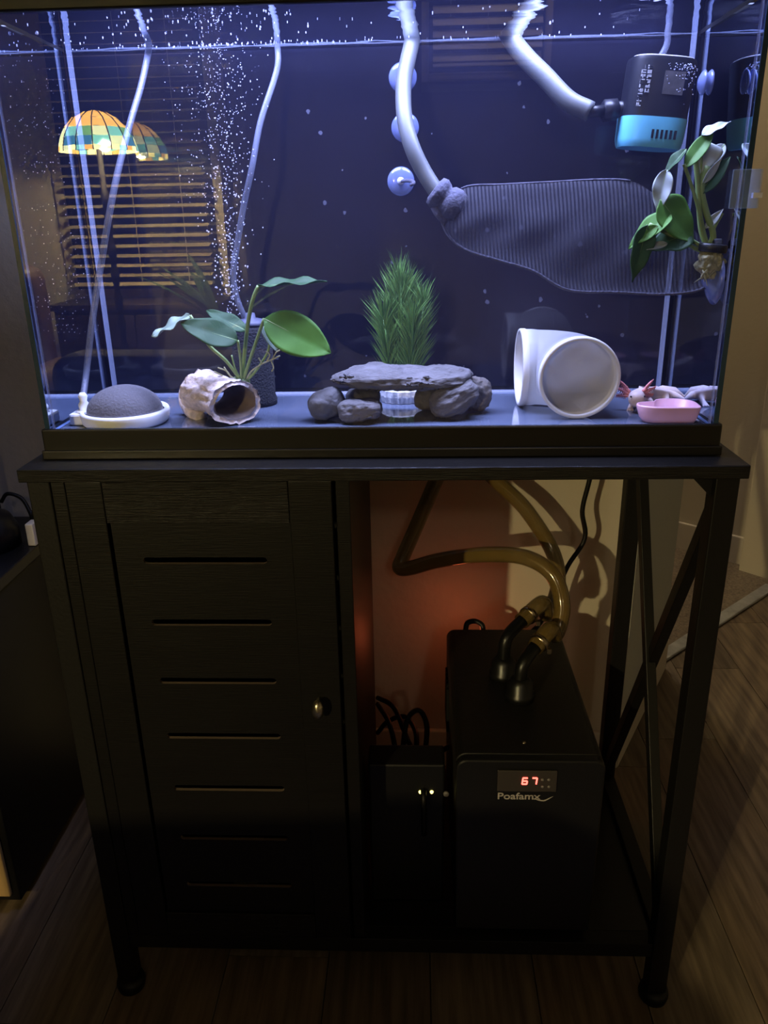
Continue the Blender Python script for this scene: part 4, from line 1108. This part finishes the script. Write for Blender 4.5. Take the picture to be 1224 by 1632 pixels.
def window(idx, x0, x1, z0, z1, tilt, m, label, dy=0, pitch=.0412, hw=.024):
    wn = struct(MB().box((x0-.02, -2.8795+dy, z0-.02), (x1+.02, -2.872+dy, z1+.02)).build('window_%d' % idx, M['night']))
    fr = MB(); t = .04
    fr.box((x0-.06, -2.879+dy, z0-.06), (x1+.06, -2.86+dy, z0-.02)); fr.box((x0-.06, -2.879+dy, z1+.02), (x1+.06, -2.86+dy, z1+.06))
    fr.box((x0-.06, -2.879+dy, z0-.02), (x0-.02, -2.86+dy, z1+.02)); fr.box((x1+.02, -2.879+dy, z0-.02), (x1+.06, -2.86+dy, z1+.02))
    o = fr.build('window_frame', M['wtrim'], bevel=.002); o.parent = wn
    bl = thing('window_blind', label, 'blind', ((x0+x1)/2, -2.8+dy, z0))
    MB().box((x0, -2.835+dy, z1-.03), (x1, -2.775+dy, z1+.02)).build('head_rail', m, bl)
    MB().box((x0, -2.825+dy, z0), (x1, -2.785+dy, z0+.014)).build('bottom_rail', m, bl)
    sm = MB().box((0, -hw, -.0014), (x1-x0, hw, .0014)).mesh('slat'); sm.materials.append(m)
    z = z0+.045
    while z < z1-.04:
        o = new('slat', sm); o.location = (x0-bl.location.x, -.005, z-bl.location.z); o.rotation_euler = (tilt, 0, 0); o.parent = bl; z += pitch
    for fx in (.16, .5, .84):
        xx = x0+(x1-x0)*fx
        MB().box((xx-.0012, -2.779+dy, z0), (xx+.0012, -2.777+dy, z1)).build('ladder_cord', m, bl)
    return bl


window(1, -1.485, -.86, .785, 2.05, -.20, M['slat'], 'open cream slatted window blind beside the stained glass lamp')
window(2, .14, .72, 1.80, 2.38, -.78, M['slatg'], 'closed grey slatted window blind on the narrow window', dy=-1.2, pitch=.056, hw=.032)

# leather armchair mirrored at the left
M['leather'] = mat('brown_leather', (.10, .055, .028), .32, noise_s=14, noise_amt=.3, bump=.2, bump_s=60)
M['dkfab'] = mat('dark_fabric', (.012, .011, .012), .9, bump=.3, bump_s=200)


def armchair(name, label, loc, rz, m, bh=.92):
    ac = thing(name, label, 'armchair', loc); ac.rotation_euler = (0, 0, rz)
    for nm, a, b_ in (('seat', (-.26, -.22, .22), (.26, .28, .42)), ('backrest', (-.27, -.34, .30), (.27, -.16, bh)), ('armrest', (-.38, -.30, .12), (-.25, .28, .60)), ('armrest', (.25, -.30, .12), (.38, .28, .60))):
        mb = MB().box(a, b_); o = mb.build(nm, m, inv=False); o.parent = ac
        bv = o.modifiers.new('bevel', 'BEVEL'); bv.width = .055; bv.segments = 5
    for x in (-.32, .32):
        for y in (-.26, .22): o = MB().lathe([(.02, 0), (.028, .125)], 12, Matrix.Translation((x, y, 0))).build('leg', M['lampmetal']); o.parent = ac


armchair('leather_armchair', 'brown leather armchair standing beside the added tall bookcase', (-1.55, -1.75, 0), 0, M['leather'])
armchair('blocking_armchair', 'dark fabric armchair added to block lamp light from the lower stand', (-.55, -1.32, 0), PI+.1, M['dkfab'], .76)  # added to keep the lamp from lighting the lower stand

# side table with an arching house plant mirrored before the blind
M['dkwood'] = mat('dark_wood', (.035, .024, .016), .4, noise_s=5, stretch=(1, 8, 8))
tb = thing('side_table', 'dark wooden side table under the window', 'table', (-.70, -2.25, 0))
o = MB().box((-.22, -.2, .52), (.22, .2, .55)).build('table_top', M['dkwood'], bevel=.004); o.parent = tb
for x in (-.19, .16):
    for y in (-.17, .14): o = MB().box((x, y, 0), (x+.03, y+.03, .52)).build('leg', M['dkwood']); o.parent = tb
hpz = thing('house_plant', 'potted house plant with arching leaves on the side table', 'plant', (-.70, -2.25, .5505))
o = MB().lathe([(0, 0), (.06, 0), (.078, .10), (.082, .12), (.07, .12), (.066, .10), (0, .10)], 24).build('pot', M['dkwood']); o.parent = hpz
rnd = random.Random(33)
for k in range(16):
    a = rnd.random()*2*PI; L = rnd.uniform(.22, .42); d = Vector((math.cos(a), math.sin(a), rnd.uniform(.8, 1.8))).normalized()
    b0 = Vector((-.70, -2.25, .65)) + Vector((math.cos(a), math.sin(a), 0))*.02
    leaf(b0, b0+d*L, rnd.uniform(.03, .05), (-d.x*d.z, -d.y*d.z, 1.2), M['leafd'], hpz, fold=.25, droop=.30)

# tall dark bookcase added to shade the wall left of the tank
bc = thing('blocker', 'tall dark wooden bookcase added out of view to cut off lamp light', 'blocker', (-1.365, -.80, 0))
for nm, a, b_ in (('side_panel', (-.52, -.16, 0), (-.49, .16, 1.95)), ('side_panel', (.49, -.16, 0), (.52, .16, 1.95)), ('back_panel', (-.49, -.16, 0), (.49, -.15, 1.95)), ('top_panel', (-.49, -.149, 1.92), (.49, .16, 1.95)),
                  ('shelf', (-.49, -.149, .08), (.49, .15, .10)), ('shelf', (-.49, -.149, .52), (.49, .15, .54)), ('shelf', (-.49, -.149, .98), (.49, .15, 1.0)), ('shelf', (-.49, -.149, 1.44), (.49, .15, 1.46))):
    o = MB().box(a, b_).build(nm, M['dkwood'], bevel=.002); o.parent = bc

# ceiling lamps: one in the hall beyond the wall, one added in the front room as fill
M['opal'] = mat('opal_glass', (.8, .75, .65), .4, emit=(1, .78, .45), es=3)


def ceiling_lamp(label, loc, power):
    cl_ = thing('ceiling_lamp', label, 'lamp', loc)
    MB().lathe([(0, 0), (.13, 0), (.13, -.02), (.12, -.025), (0, -.025)][::-1], 28, Matrix.Translation(loc)).build('canopy', M['lampmetal'], cl_)
    MB().lathe([(.115, -.0255), (.11, -.05), (.08, -.075), (0, -.085)][::-1], 28, Matrix.Translation(loc)).build('bowl', M['opal'], cl_)
    l = bpy.data.lights.new('ceiling_bulb', 'POINT'); l.energy = power; l.color = (1, .80, .54); l.shadow_soft_size = .08
    o = bpy.data.objects.new('ceiling_bulb', l); COL.objects.link(o); o.location = Vector(loc) + Vector((0, 0, -.18))


ceiling_lamp('round opal ceiling lamp in the hall behind the wall', (.42, 1.70, 2.4995), HALL_W)
ceiling_lamp('round opal ceiling lamp added as fill light in the front room', (.50, -3.50, 2.4995), FILL_W)

# sideboard under the blind
sbd = thing('sideboard', 'low dark wooden sideboard under the cream blind', 'sideboard', (-1.15, -2.715, 0))
for nm, a, b_ in (('carcass', (-.36, -.155, .06), (.345, .13, .70)), ('top_board', (-.38, -.16, .70), (.36, .15, .725)), ('door', (-.35, .131, .09), (-.01, .148, .68)), ('door', (.0, .131, .09), (.335, .148, .68)),
                  ('leg', (-.34, -.14, 0), (-.30, -.10, .06)), ('leg', (.29, -.14, 0), (.33, -.10, .06)), ('leg', (-.34, .08, 0), (-.30, .12, .06)), ('leg', (.29, .08, 0), (.33, .12, .06))):
    o = MB().box(a, b_).build(nm, M['dkwood'], bevel=.003); o.parent = sbd
